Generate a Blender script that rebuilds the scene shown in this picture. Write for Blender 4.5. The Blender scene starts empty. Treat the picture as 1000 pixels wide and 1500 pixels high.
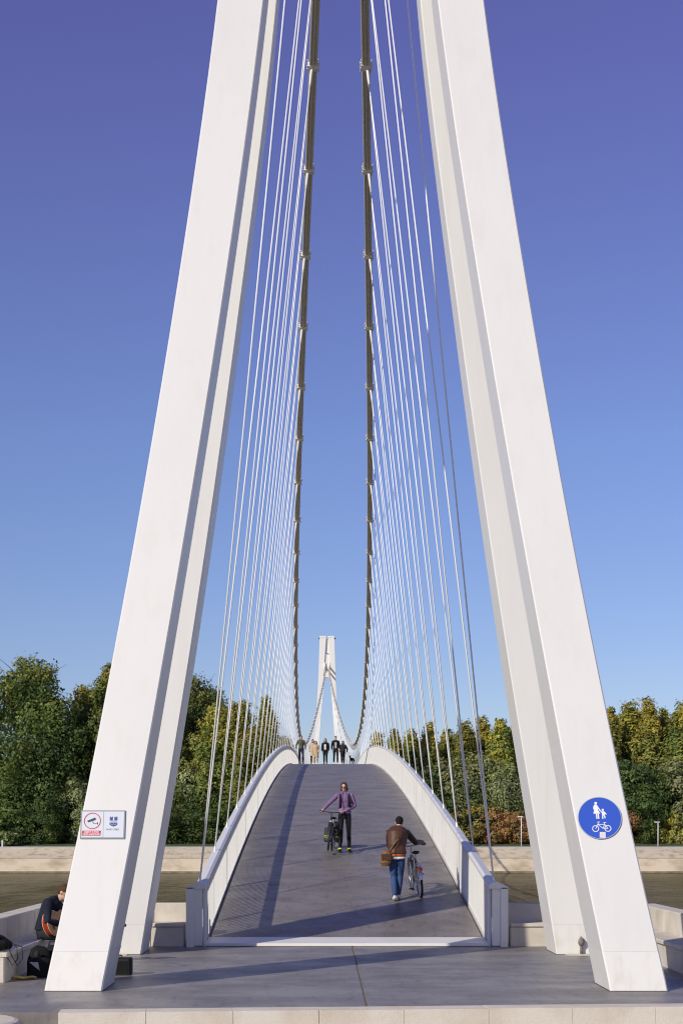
import bpy, bmesh, math, random
import numpy as np
from mathutils import Vector, Matrix, Quaternion

# ------------------------------------------------------------------ camera, sky, sun, exposure
S = bpy.context.scene
COL = S.collection
F = 2324.0; CX = -0.40; CZ = 2.0; VX = 475.0; VY = 1220.0      # the photo's lens, in pixels of its 1000x1500 frame

cam_d = bpy.data.cameras.new('camera'); cam = bpy.data.objects.new('camera', cam_d); COL.objects.link(cam)
cam_d.sensor_fit = 'VERTICAL'; cam_d.sensor_height = 36.0; cam_d.sensor_width = 24.0
cam_d.lens = F / 1500.0 * 36.0
cam_d.shift_x = (500.0 - VX) / 1500.0
cam_d.shift_y = (VY - 750.0) / 1500.0
cam_d.clip_start = 0.1; cam_d.clip_end = 9000.0
cam.location = (CX, 0.0, CZ); cam.rotation_euler = (math.radians(90), 0, 0)
S.camera = cam

SUN = Vector((-1.2, -1.4, 1.0)).normalized()
SUN_EL = math.asin(SUN.z); SUN_ROT = math.atan2(SUN.x, SUN.y)
w = bpy.data.worlds.new('World'); S.world = w; w.use_nodes = True
nt = w.node_tree; nt.nodes.clear()
sky = nt.nodes.new('ShaderNodeTexSky'); sky.sky_type = 'NISHITA'; sky.sun_disc = False
sky.sun_elevation = SUN_EL; sky.sun_rotation = SUN_ROT % (2 * math.pi)
sky.air_density = 1.0; sky.dust_density = 0.15; sky.ozone_density = 4.0; sky.altitude = 100
geo = nt.nodes.new('ShaderNodeTexCoord'); sep = nt.nodes.new('ShaderNodeSeparateXYZ'); nt.links.new(geo.outputs['Generated'], sep.inputs[0])
hue = nt.nodes.new('ShaderNodeValToRGB')                       # deep violet-blue overhead, clear pale blue low down
hue.color_ramp.elements[0].position = 0.0; hue.color_ramp.elements[0].color = (0.71, 0.69, 0.80, 1)
hue.color_ramp.elements[1].position = 0.46; hue.color_ramp.elements[1].color = (1.0, 0.62, 1.0, 1)
e_ = hue.color_ramp.elements.new(0.24); e_.color = (0.87, 0.76, 0.98, 1)
nt.links.new(sep.outputs[2], hue.inputs[0])
tint = nt.nodes.new('ShaderNodeMix'); tint.data_type = 'RGBA'; tint.blend_type = 'MULTIPLY'
tint.inputs[0].default_value = 1.0; nt.links.new(hue.outputs[0], tint.inputs[7])
bg = nt.nodes.new('ShaderNodeBackground'); bg.inputs[1].default_value = 0.115
wo = nt.nodes.new('ShaderNodeOutputWorld')
nt.links.new(sky.outputs[0], tint.inputs[6]); nt.links.new(tint.outputs[2], bg.inputs[0]); nt.links.new(bg.outputs[0], wo.inputs[0])

sd = bpy.data.lights.new('sun', 'SUN'); sd.energy = 4.2; sd.angle = math.radians(0.53); sd.color = (1.0, 0.94, 0.80)
sun = bpy.data.objects.new('sun', sd); COL.objects.link(sun); sun.location = (-40, -40, 60)
sun.rotation_euler = SUN.to_track_quat('Z', 'Y').to_euler()
S.cycles.filter_width = 1.15
vs = S.view_settings
vs.view_transform = 'Standard'; vs.look = 'None'; vs.exposure = 0.0; vs.gamma = 1.0; vs.use_curve_mapping = False

random.seed(7); RNG = np.random.default_rng(11)
R = math.radians

# ------------------------------------------------------------------ helpers
def P(px, py, D):
    "world point at distance D that the photo shows at pixel (px, py)"
    s = F / D
    return Vector((CX + (px - VX) / s, D, CZ - (py - VY) / s))

def link(o, parent=None):
    COL.objects.link(o)
    if parent is not None: o.parent = parent
    return o

def tag(o, label=None, cat=None, group=None, kind=None):
    if label: o['label'] = label
    if cat: o['category'] = cat
    if group: o['group'] = group
    if kind: o['kind'] = kind
    return o

def empty(name, loc=(0, 0, 0), rz=0.0, parent=None):
    o = bpy.data.objects.new(name, None); o.empty_display_size = 0.3
    o.location = loc; o.rotation_euler = (0, 0, rz)
    return link(o, parent)

class MB:
    def __init__(self): self.v = []; self.f = []
    def add(self, vs, fs):
        n = len(self.v); self.v += [tuple(p) for p in vs]; self.f += [tuple(i + n for i in f) for f in fs]
    def box(self, x0, x1, y0, y1, z0, z1):
        self.add([(x0, y0, z0), (x1, y0, z0), (x1, y1, z0), (x0, y1, z0), (x0, y0, z1), (x1, y0, z1), (x1, y1, z1), (x0, y1, z1)],
                 [(0, 3, 2, 1), (4, 5, 6, 7), (0, 1, 5, 4), (1, 2, 6, 5), (2, 3, 7, 6), (3, 0, 4, 7)])
    def bbox(self, x0, x1, y0, y1, z0, z1, b=0.01):
        "box with chamfered vertical and top edges"
        def ring(x0, x1, y0, y1, z):
            return [(x0 + b, y0, z), (x1 - b, y0, z), (x1, y0 + b, z), (x1, y1 - b, z), (x1 - b, y1, z), (x0 + b, y1, z), (x0, y1 - b, z), (x0, y0 + b, z)]
        self.sections([ring(x0, x1, y0, y1, z0), ring(x0, x1, y0, y1, z1 - b), ring(x0 + b, x1 - b, y0 + b, y1 - b, z1)])
    def sections(self, rings, closed=True):
        n = len(rings[0]); vs = [p for r in rings for p in r]; fs = []
        for i in range(len(rings) - 1):
            for j in range(n):
                k = (j + 1) % n
                fs.append((i * n + j, i * n + k, (i + 1) * n + k, (i + 1) * n + j))
        if closed:
            fs.append(tuple(range(n - 1, -1, -1))); m = (len(rings) - 1) * n
            fs.append(tuple(range(m, m + n)))
        self.add(vs, fs)
    def tube(self, pts, rad, n=8, side=None, cap=True):
        "tube along pts; rad = a radius, or one (rx, ry) / radius per point"
        pts = [Vector(p) for p in pts]; rings = []
        b1 = None
        for i, p in enumerate(pts):
            t = (pts[min(i + 1, len(pts) - 1)] - pts[max(i - 1, 0)])
            t = t.normalized() if t.length > 1e-9 else Vector((0, 0, 1))
            if b1 is None:
                ref = Vector(side) if side is not None else (Vector((1, 0, 0)) if abs(t.x) < .9 else Vector((0, 1, 0)))
            else:
                ref = b1 if side is None else Vector(side)
            b1 = (ref - t * ref.dot(t))
            if b1.length < 1e-6: b1 = t.orthogonal()
            b1.normalize(); b2 = t.cross(b1)
            r = rad if isinstance(rad, (int, float)) else rad[i]
            rx, ry = (r, r) if isinstance(r, (int, float)) else r
            rings.append([p + b1 * (rx * math.cos(2 * math.pi * k / n)) + b2 * (ry * math.sin(2 * math.pi * k / n)) for k in range(n)])
        self.sections(rings, cap)
    def ball(self, c, r, n=12, m=8, rot=None):
        rx, ry, rz = (r, r, r) if isinstance(r, (int, float)) else r
        c = Vector(c); vs = []; fs = []
        for i in range(m + 1):
            th = math.pi * i / m
            if i in (0, m):
                q = Vector((0, 0, rz * math.cos(th))); vs.append(c + (rot @ q if rot else q)); continue
            for j in range(n):
                a = 2 * math.pi * j / n
                q = Vector((rx * math.sin(th) * math.cos(a), ry * math.sin(th) * math.sin(a), rz * math.cos(th)))
                vs.append(c + (rot @ q if rot else q))
        for j in range(n): fs.append((0, 1 + j, 1 + (j + 1) % n))
        for i in range(m - 2):
            for j in range(n):
                a = 1 + i * n + j; b = 1 + i * n + (j + 1) % n
                fs.append((a, a + n, b + n, b))
        l = len(vs) - 1; s0 = 1 + (m - 2) * n
        for j in range(n): fs.append((s0 + j, l, s0 + (j + 1) % n))
        self.add(vs, fs)
    def prism(self, outline, y0, y1):
        "outline = (x, z) pairs, pushed from y0 to y1"
        n = len(outline)
        self.sections([[(x, y0, z) for x, z in outline], [(x, y1, z) for x, z in outline]])
    def mesh(self, name, smooth=False):
        m = bpy.data.meshes.new(name); m.from_pydata(self.v, [], self.f); m.update()
        bm = bmesh.new(); bm.from_mesh(m); bmesh.ops.recalc_face_normals(bm, faces=bm.faces); bm.to_mesh(m); bm.free()
        if smooth: m.polygons.foreach_set('use_smooth', [True] * len(m.polygons))
        return m
    def build(self, name, mat, parent=None, smooth=False, loc=None):
        m = self.mesh(name, smooth); m.materials.append(mat)
        o = bpy.data.objects.new(name, m)
        if loc is not None: o.location = loc
        return link(o, parent)

def child(name, mesh, parent, loc=(0, 0, 0), rot=None, scale=None):
    o = bpy.data.objects.new(name, mesh); o.location = loc
    if rot is not None: o.rotation_euler = rot
    if scale is not None: o.scale = scale
    return link(o, parent)

def copy_tree(o, parent=None):
    c = o.copy(); COL.objects.link(c); c.parent = parent
    for ch in list(o.children): copy_tree(ch, c)
    return c

def curve(tab):
    "smooth interpolation through (t, v) pairs (Hermite, monotone enough)"
    t = [a for a, b in tab]; v = [b for a, b in tab]; n = len(t); d = []
    for i in range(n):
        if i == 0: d.append((v[1] - v[0]) / (t[1] - t[0]))
        elif i == n - 1: d.append((v[-1] - v[-2]) / (t[-1] - t[-2]))
        else:
            a = (v[i] - v[i - 1]) / (t[i] - t[i - 1]); b = (v[i + 1] - v[i]) / (t[i + 1] - t[i])
            wa = t[i + 1] - t[i]; wb = t[i] - t[i - 1]
            d.append((a * wa + b * wb) / (wa + wb))
    def f(x):
        x = min(max(x, t[0]), t[-1]); i = 0
        while i < n - 2 and x > t[i + 1]: i += 1
        h = t[i + 1] - t[i]; s = (x - t[i]) / h
        return (v[i] * (1 + 2 * s) * (1 - s) ** 2 + d[i] * h * s * (1 - s) ** 2 + v[i + 1] * s * s * (3 - 2 * s) + d[i + 1] * h * s * s * (s - 1))
    return f

# ------------------------------------------------------------------ materials
def mat(name, col, rough=0.6, var=0.0, scale=4.0, bump=0.0, bscale=40.0, metal=0.0, spec=0.5, stretch=(1, 1, 1), col2=None, thr=(0.4, 0.7), detail=6.0, coat=0.0, obj_coords=False):
    m = bpy.data.materials.new(name); m.use_nodes = True
    n = m.node_tree.nodes; l = m.node_tree.links; b = n['Principled BSDF']
    b.inputs['Base Color'].default_value = (*col, 1); b.inputs['Roughness'].default_value = rough
    b.inputs['Metallic'].default_value = metal; b.inputs['Specular IOR Level'].default_value = spec
    b.inputs['Coat Weight'].default_value = coat
    if var or bump:
        if obj_coords:
            tc = n.new('ShaderNodeTexCoord'); src = tc.outputs['Object']
        else:
            g = n.new('ShaderNodeNewGeometry'); src = g.outputs['Position']
        mp = n.new('ShaderNodeMapping'); mp.inputs['Scale'].default_value = stretch; l.new(src, mp.inputs[0])
    if var:
        nz = n.new('ShaderNodeTexNoise'); nz.inputs['Scale'].default_value = scale; nz.inputs['Detail'].default_value = detail
        nz.inputs['Roughness'].default_value = 0.62
        l.new(mp.outputs[0], nz.inputs['Vector'])
        mr = n.new('ShaderNodeMapRange'); mr.inputs['From Min'].default_value = thr[0]; mr.inputs['From Max'].default_value = thr[1]
        l.new(nz.outputs[0], mr.inputs['Value'])
        mx = n.new('ShaderNodeMix'); mx.data_type = 'RGBA'
        c2 = col2 if col2 else tuple(c * (1 - var) for c in col)
        mx.inputs[6].default_value = (*col, 1); mx.inputs[7].default_value = (*c2, 1)
        l.new(mr.outputs[0], mx.inputs[0]); l.new(mx.outputs[2], b.inputs['Base Color'])
        rr = n.new('ShaderNodeMapRange'); rr.inputs['To Min'].default_value = max(0.02, rough - 0.08); rr.inputs['To Max'].default_value = min(1, rough + 0.1)
        l.new(nz.outputs[0], rr.inputs['Value']); l.new(rr.outputs[0], b.inputs['Roughness'])
    if bump:
        nb = n.new('ShaderNodeTexNoise'); nb.inputs['Scale'].default_value = bscale; nb.inputs['Detail'].default_value = 4
        l.new(mp.outputs[0], nb.inputs['Vector'])
        bp = n.new('ShaderNodeBump'); bp.inputs['Strength'].default_value = bump; bp.inputs['Distance'].default_value = 0.02
        l.new(nb.outputs[0], bp.inputs['Height']); l.new(bp.outputs[0], b.inputs['Normal'])
    return m

M = {}
M['white'] = mat('white_paint', (0.70, 0.685, 0.655), 0.42, 0.06, 0.9, 0.03, 30, stretch=(1, 1, .25), thr=(.45, .75))
M['white2'] = mat('parapet_paint', (0.72, 0.705, 0.67), 0.45, 0.08, 1.3, thr=(.45, .8))
M['cap'] = mat('handrail_paint', (0.68, 0.675, 0.665), 0.4, 0.10, 2.0, thr=(.4, .8))
M['foot'] = mat('leg_foot_paint', (0.70, 0.683, 0.65), 0.5, 0.16, 1.6, 0.05, 40, col2=(.58, .52, .42), thr=(.55, .85))
M['cable'] = mat('galvanised_cable', (0.52, 0.48, 0.37), 0.5, 0.25, 14, metal=0.0)
M['clamp'] = mat('clamp_steel', (0.74, 0.72, 0.66), 0.45, 0.25, 20)
M['rod'] = mat('hanger_steel', (0.86, 0.85, 0.82), 0.35)
M['drain'] = mat('weathered_zinc', (.20, .19, .17), .6, .5, 30, col2=(.08, .075, .07))
M['dark'] = mat('dark_fitting', (0.04, 0.04, 0.045), 0.5)
M['sealant'] = mat('grey_sealant', (.13, .12, .11), .8, .5, 12)
M['seam'] = mat('seam_shadow_gap', (0.10, 0.10, 0.11), 0.8)

def add_streaks(m, amt, scale, col):
    n = m.node_tree.nodes; l = m.node_tree.links; b = n['Principled BSDF']; src = b.inputs['Base Color'].links[0].from_socket
    g = n.new('ShaderNodeNewGeometry'); mp = n.new('ShaderNodeMapping'); mp.inputs['Scale'].default_value = scale; l.new(g.outputs['Position'], mp.inputs[0])
    t = n.new('ShaderNodeTexNoise'); t.inputs['Scale'].default_value = 1; t.inputs['Detail'].default_value = 5; t.inputs['Roughness'].default_value = .6; l.new(mp.outputs[0], t.inputs['Vector'])
    r = n.new('ShaderNodeMapRange'); r.inputs['From Min'].default_value = .52; r.inputs['From Max'].default_value = .78; r.inputs['To Max'].default_value = amt; l.new(t.outputs[0], r.inputs[0])
    x = n.new('ShaderNodeMix'); x.data_type = 'RGBA'; x.inputs[7].default_value = (*col, 1); l.new(src, x.inputs[6]); l.new(r.outputs[0], x.inputs[0]); l.new(x.outputs[2], b.inputs['Base Color'])
add_streaks(M['white'], .16, (7, 7, .22), (.50, .46, .40)); add_streaks(M['foot'], .35, (6, 6, .7), (.46, .40, .31)); add_streaks(M['white2'], .35, (1.5, 5, .7), (.50, .46, .40))
def deck_mat(name, col, col2, rough=0.42, dark=(0.06, 0.055, 0.06), stretch=(.7, .8)):
    m = bpy.data.materials.new(name); m.use_nodes = True
    n = m.node_tree.nodes; l = m.node_tree.links; b = n['Principled BSDF']
    g = n.new('ShaderNodeNewGeometry')
    mp = n.new('ShaderNodeMapping'); mp.inputs['Scale'].default_value = (*stretch, 1); l.new(g.outputs['Position'], mp.inputs[0])
    n1 = n.new('ShaderNodeTexNoise'); n1.inputs['Scale'].default_value = 1.4; n1.inputs['Detail'].default_value = 8; n1.inputs['Roughness'].default_value = .68
    l.new(mp.outputs[0], n1.inputs['Vector'])
    r1 = n.new('ShaderNodeMapRange'); r1.inputs['From Min'].default_value = .38; r1.inputs['From Max'].default_value = .66; l.new(n1.outputs[0], r1.inputs[0])
    m1 = n.new('ShaderNodeMix'); m1.data_type = 'RGBA'; m1.inputs[6].default_value = (*col, 1); m1.inputs[7].default_value = (*col2, 1)
    l.new(r1.outputs[0], m1.inputs[0])
    mp2 = n.new('ShaderNodeMapping'); mp2.inputs['Scale'].default_value = (3.2, .55, 1); mp2.inputs['Rotation'].default_value = (0, 0, .25); l.new(g.outputs['Position'], mp2.inputs[0])
    n2 = n.new('ShaderNodeTexNoise'); n2.inputs['Scale'].default_value = 2.6; n2.inputs['Detail'].default_value = 7; n2.inputs['Roughness'].default_value = .7
    l.new(mp2.outputs[0], n2.inputs['Vector'])
    r2 = n.new('ShaderNodeMapRange'); r2.inputs['From Min'].default_value = .54; r2.inputs['From Max'].default_value = .72; r2.inputs['To Max'].default_value = .7; l.new(n2.outputs[0], r2.inputs[0])
    m2 = n.new('ShaderNodeMix'); m2.data_type = 'RGBA'; l.new(m1.outputs[2], m2.inputs[6]); m2.inputs[7].default_value = (*dark, 1); l.new(r2.outputs[0], m2.inputs[0])
    # worn pale specks
    n3 = n.new('ShaderNodeTexNoise'); n3.inputs['Scale'].default_value = 9; n3.inputs['Detail'].default_value = 4; l.new(g.outputs['Position'], n3.inputs['Vector'])
    r3 = n.new('ShaderNodeMapRange'); r3.inputs['From Min'].default_value = .68; r3.inputs['From Max'].default_value = .76; r3.inputs['To Max'].default_value = .5; l.new(n3.outputs[0], r3.inputs[0])
    m3 = n.new('ShaderNodeMix'); m3.data_type = 'RGBA'; l.new(m2.outputs[2], m3.inputs[6]); m3.inputs[7].default_value = (.33, .31, .31, 1); l.new(r3.outputs[0], m3.inputs[0])
    # fine scuffs along the line of travel
    mp5 = n.new('ShaderNodeMapping'); mp5.inputs['Scale'].default_value = (16, .9, 1); mp5.inputs['Rotation'].default_value = (0, 0, -.06); l.new(g.outputs['Position'], mp5.inputs[0])
    n5 = n.new('ShaderNodeTexNoise'); n5.inputs['Scale'].default_value = 1.6; n5.inputs['Detail'].default_value = 5; n5.inputs['Roughness'].default_value = .7; l.new(mp5.outputs[0], n5.inputs['Vector'])
    r5 = n.new('ShaderNodeMapRange'); r5.inputs['From Min'].default_value = .56; r5.inputs['From Max'].default_value = .78; r5.inputs['To Max'].default_value = .5; l.new(n5.outputs[0], r5.inputs[0])
    m5 = n.new('ShaderNodeMix'); m5.data_type = 'RGBA'; l.new(m3.outputs[2], m5.inputs[6]); m5.inputs[7].default_value = (.30, .275, .265, 1); l.new(r5.outputs[0], m5.inputs[0])
    l.new(m5.outputs[2], b.inputs['Base Color'])
    rr = n.new('ShaderNodeMapRange'); rr.inputs['To Min'].default_value = rough - .14; rr.inputs['To Max'].default_value = rough + .22; l.new(n1.outputs[0], rr.inputs[0]); l.new(rr.outputs[0], b.inputs['Roughness'])
    n4 = n.new('ShaderNodeTexNoise'); n4.inputs['Scale'].default_value = 120; l.new(g.outputs['Position'], n4.inputs['Vector'])
    bp = n.new('ShaderNodeBump'); bp.inputs['Strength'].default_value = .22; bp.inputs['Distance'].default_value = .004; l.new(n4.outputs[0], bp.inputs['Height']); l.new(bp.outputs[0], b.inputs['Normal'])
    return m
M['deck'] = deck_mat('deck_coating', (.212, .184, .160), (.135, .118, .108))
M['plaza'] = deck_mat('plaza_coating', (.245, .223, .203), (.140, .128, .124), .42, stretch=(.55, .7))
M['joint'] = mat('joint_sealant', (.24, .19, .11), .8, .5, 6)
M['concrete'] = mat('cream_concrete', (.60, .55, .47), .8, .22, 2.2, .25, 60, col2=(.47, .42, .35))
M['kerb'] = mat('kerb_stone', (.66, .60, .51), .8, .25, 1.8, .3, 50, col2=(.55, .47, .37))
M['bank'] = mat('bank_concrete', (.56, .47, .34), .9, .3, .30, .3, 2, col2=(.36, .29, .19), stretch=(1, 1, 2.0), thr=(.45, .68))
M['riprap'] = mat('bank_stone_facing', (.58, .49, .36), .95, .5, .7, .8, 1.0, col2=(.36, .30, .20), thr=(.5, .66))
M['prom'] = mat('promenade_paving', (.42, .40, .37), .9, .25, .5)
M['grass'] = mat('bank_grass', (.045, .075, .018), .95, .5, .6, .6, 3, col2=(.10, .10, .03))
M['soil'] = mat('near_ground', (.22, .20, .18), .95, .3, 1.5)

def water_mat():
    m = bpy.data.materials.new('river_water'); m.use_nodes = True
    n = m.node_tree.nodes; l = m.node_tree.links; n.clear(); out = n.new('ShaderNodeOutputMaterial')
    g = n.new('ShaderNodeNewGeometry')
    def nz(sc, st, det=4):
        mp = n.new('ShaderNodeMapping'); mp.inputs['Scale'].default_value = st; l.new(g.outputs['Position'], mp.inputs[0])
        t = n.new('ShaderNodeTexNoise'); t.inputs['Scale'].default_value = sc; t.inputs['Detail'].default_value = det; t.inputs['Distortion'].default_value = .6; l.new(mp.outputs[0], t.inputs['Vector']); return t
    a = nz(.16, (.8, .3, 1)); b = nz(.05, (1, .35, 1), 4); c = nz(.6, (.9, .4, 1), 3)
    silt = n.new('ShaderNodeMix'); silt.data_type = 'RGBA'; silt.inputs[6].default_value = (.105, .086, .034, 1); silt.inputs[7].default_value = (.175, .145, .085, 1)
    r = n.new('ShaderNodeMapRange'); r.inputs['From Min'].default_value = .42; r.inputs['From Max'].default_value = .66; l.new(b.outputs[0], r.inputs[0]); l.new(r.outputs[0], silt.inputs[0])
    h = n.new('ShaderNodeMath'); h.operation = 'MULTIPLY_ADD'; l.new(c.outputs[0], h.inputs[0]); h.inputs[1].default_value = .22; l.new(a.outputs[0], h.inputs[2])
    bp = n.new('ShaderNodeBump'); bp.inputs['Strength'].default_value = 1; bp.inputs['Distance'].default_value = .7; l.new(h.outputs[0], bp.inputs['Height'])
    d = n.new('ShaderNodeBsdfDiffuse'); l.new(silt.outputs[2], d.inputs[0]); l.new(bp.outputs[0], d.inputs['Normal'])
    gl = n.new('ShaderNodeBsdfGlossy'); gl.inputs['Color'].default_value = (.85, .85, .8, 1); gl.inputs['Roughness'].default_value = .16; l.new(bp.outputs[0], gl.inputs['Normal'])
    mx = n.new('ShaderNodeMixShader'); mx.inputs[0].default_value = .32; l.new(d.outputs[0], mx.inputs[1]); l.new(gl.outputs[0], mx.inputs[2]); l.new(mx.outputs[0], out.inputs[0])
    return m
M['water'] = water_mat()

def leaf_mat():
    m = bpy.data.materials.new('leaves'); m.use_nodes = True
    n = m.node_tree.nodes; l = m.node_tree.links; n.clear()
    out = n.new('ShaderNodeOutputMaterial'); at = n.new('ShaderNodeAttribute'); at.attribute_name = 'leaf'
    oi = n.new('ShaderNodeObjectInfo')
    hsv = n.new('ShaderNodeHueSaturation')
    r1 = n.new('ShaderNodeMapRange'); r1.inputs['To Min'].default_value = .485; r1.inputs['To Max'].default_value = .51; l.new(oi.outputs['Random'], r1.inputs[0])
    r2 = n.new('ShaderNodeMapRange'); r2.inputs['To Min'].default_value = .8; r2.inputs['To Max'].default_value = 1.15; l.new(oi.outputs['Random'], r2.inputs[0])
    l.new(r1.outputs[0], hsv.inputs['Hue']); l.new(r2.outputs[0], hsv.inputs['Value']); l.new(at.outputs['Color'], hsv.inputs['Color'])
    d = n.new('ShaderNodeBsdfPrincipled'); d.inputs['Roughness'].default_value = .55; d.inputs['Specular IOR Level'].default_value = .25
    t = n.new('ShaderNodeBsdfTranslucent'); mx = n.new('ShaderNodeMixShader'); mx.inputs[0].default_value = .34
    l.new(hsv.outputs[0], d.inputs['Base Color']); l.new(hsv.outputs[0], t.inputs['Color'])
    l.new(d.outputs[0], mx.inputs[1]); l.new(t.outputs[0], mx.inputs[2]); l.new(mx.outputs[0], out.inputs[0])
    return m
M['leaf'] = leaf_mat()
M['bark'] = mat('bark', (.075, .06, .045), .95, .5, 3, .6, 12, obj_coords=True)

# ------------------------------------------------------------------ the setting: ground, river, far bank
MIDY = 132.15; ZW = -3.8

mb = MB(); mb.add([(-2500, -300, ZW), (2500, -300, ZW), (2500, 232, ZW), (-2500, 232, ZW)], [(0, 1, 2, 3)])
tag(mb.build('river_water', M['water']), kind='structure')

# far bank: profile swept sideways, with a slow wander of the edge
def bank_strip(name, prof, material, x0=-2400, x1=2400, parent=None):
    xs = [x0] + list(np.linspace(-160, 160, 81)) + [x1]
    vs = []; fs = []; k = len(prof)
    for x in xs:
        for (y, z, wob) in prof:
            vs.append((x, y + wob * (math.sin(x * .11) + .6 * math.sin(x * .31 + 1)), z + .12 * wob * math.sin(x * .23 + 2)))
    for i in range(len(xs) - 1):
        for j in range(k - 1):
            fs.append((i * k + j, (i + 1) * k + j, (i + 1) * k + j + 1, i * k + j + 1))
    m = MB(); m.add(vs, fs)
    return tag(m.build(name, material, parent), kind='structure')
bank_strip('embankment_wall', [(227.6, -4.6, .12), (228.0, -3.75, .12), (228.3, -3.35, .08), (230.3, -1.78, .10), (231.2, -1.66, .14)], M['bank'])
bank_strip('embankment_slope', [(231.2, -1.66, .14), (231.6, -1.60, .16), (233.6, -1.0, .3), (235.6, -.40, .22), (235.9, -.34, 0)], M['riprap'])
bank_strip('promenade', [(235.9, -.34, 0), (235.9, -.10, 0), (241.5, -.04, 0)], M['prom'])
bank_strip('far_ground', [(241.5, -.04, 0), (242.2, .06, .1), (246, .30, .2), (262, .9, .2), (320, 1.2, 0), (4000, 1.2, 0)], M['grass'])

m_wet = mat('wet_stained_concrete', (.13, .10, .06), .7, .5, .8, col2=(.24, .19, .12))
bank_strip('waterline_stain', [(227.85, -3.79, .12), (227.99, -3.62, .12), (228.12, -3.52, .09)], m_wet)
# near bank under and in front of the plaza
mb = MB(); mb.add([(-2500, -400, -.62), (2500, -400, -.62), (2500, 17.0, -.62), (-2500, 17.0, -.62), (-2500, 24, -.9), (2500, 24, -.9), (-2500, 31, -4.6), (2500, 31, -4.6)],
                  [(0, 1, 2, 3), (3, 2, 5, 4), (4, 5, 7, 6)])
tag(mb.build('near_ground', M['soil']), kind='structure')

plz = empty('plaza'); tag(plz, kind='structure')
JX = 0.09
def slab(x0, x1):
    m = MB()
    yk = lambda x: 17.98 + .085 * (x + .4)
    m.sections([[(x0, yk(x0), -.6), (x1, yk(x1), -.6), (x1, 28.9, -.6), (x0, 28.9, -.6)], [(x0, yk(x0), 0), (x1, yk(x1), 0), (x1, 28.9, 0), (x0, 28.9, 0)]])
    o = m.build('paving_slab', M['plaza'], plz); return o
slab(-9.5, JX - .013); slab(JX + .013, 9.5)
mb = MB(); mb.box(JX - .0125, JX + .0125, 18.05, 28.85, -.3, -.008); mb.build('joint_strip', M['joint'], plz)
mb = MB(); mb.box(-9.4, 9.4, 28.9, 29.6, -5, -.05); mb.build('quay_wall', M['concrete'], plz)

kerb = empty('kerb', (0, 17.98, 0)); tag(kerb, kind='structure')
random.seed(3)
x = -3.34; ang = math.atan(.085)
while x < 9.0:
    L = .95
    m = MB(); m.bbox(0, L, -.36, 0, -.55, .03 + random.uniform(-.002, .002), .002)
    o = m.build('kerb_stone', M['kerb'], kerb); o.location = (x, .085 * (x + .4) - .004, 0); o.rotation_euler = (0, 0, ang + random.uniform(-.002, .002))
    x += L + .0004
m = MB()
m.sections([[(math.cos(a) * .62 * s - 4.25, math.sin(a) * .75 * s + 16.8, z) for a in np.linspace(0, 2 * math.pi, 24, endpoint=False)] for s, z in ((1, -.6), (1, -.04), (.97, 0), (.9, .012))])
tag(m.build('planter_edge', M['kerb']), 'rounded sandstone planter edge at the lower left corner of the plaza', 'planter')

# ------------------------------------------------------------------ concrete benches around the plaza
def bench(side, label):
    b = empty('concrete_bench', (side * 4.9, 25, 0)); tag(b, label, 'bench')
    def blk(name, x0, x1, y0, y1, z0, z1, bev=.015):
        xa, xb = sorted((side * x0, side * x1))
        m = MB(); m.bbox(xa - side * 4.9, xb - side * 4.9, y0 - 25, y1 - 25, z0, z1, bev); return m.build(name, M['concrete'], b)
    y0 = 21.15 if side < 0 else 22.2
    ys = [y0, 23.4, 25.6, 27.86]
    for a, c in zip(ys[:-1], ys[1:]):
        blk('seat_block', 4.66, 5.06, a, c - .008, 0.002, .34)
        blk('seat_slab', 4.62, 5.07, a, c - .006, .344, .40)
        blk('backrest_block', 5.07, 5.40, a, c - .006, 0.002, .76)
    xs = [5.40, 4.4, 3.44, 2.86] if side < 0 else [5.40, 4.2, 2.86]
    for a, c in zip(xs[:-1], xs[1:]):
        blk('backrest_block', c + .004, a, 28.44, 28.74, 0.002, .74)
        if a < 5.3 or True:
            blk('seat_block', c + .004, min(a, 5.05), 27.90, 28.43, 0.002, .35)
            blk('seat_slab', c + .004, min(a, 5.05), 27.87, 28.435, .354, .41)
    return b
bench(-1, 'cream concrete bench round the left of the plaza, guitarist sitting on it')
bench(1, 'cream concrete bench round the right of the plaza behind the blue sign')

# ------------------------------------------------------------------ pylons
xo_f = curve([(0, 3.93), (1.3, 3.70), (4.4, 3.215), (9.2, 2.574), (14.6, 2.014), (20.5, 1.56), (24.6, 1.32), (31.6, 1.09)])
df_f = curve([(0, 20.0), (1.3, 20.35), (4.4, 21.2), (9.2, 22.5), (14.6, 24.0), (20.5, 25.0), (24.6, 25.35), (31.6, 25.45)])
wd_f = curve([(0, .725), (4.4, .69), (14.6, .70), (24.6, .74), (31.6, .98)])
dp_f = curve([(0, 1.15), (4.4, .95), (14.6, .80), (31.6, .65)])
xi_r = curve([(0, 3.41), (1.1, 3.23), (4.9, 2.606), (10.3, 1.83), (15.7, 1.174), (20.5, .84), (24.6, .58), (31.6, .11)])
dr_r = curve([(0, 26.05), (15, 26.1), (31.6, 26.13)])
wd_r = curve([(0, .72), (15, .72), (24.6, .74), (31.6, .98)])
dp_r = curve([(0, 1.15), (5, 1.0), (15, .62), (31.6, .6)])
Y0 = 25.5
def chamfer_ring(x0, x1, y0, y1, z, c):
    return [(x0 + c, y0, z), (x1 - c, y0, z), (x1, y0 + c, z), (x1, y1 - c, z), (x1 - c, y1, z), (x0 + c, y1, z), (x0, y1 - c, z), (x0, y0 + c, z)]
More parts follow.
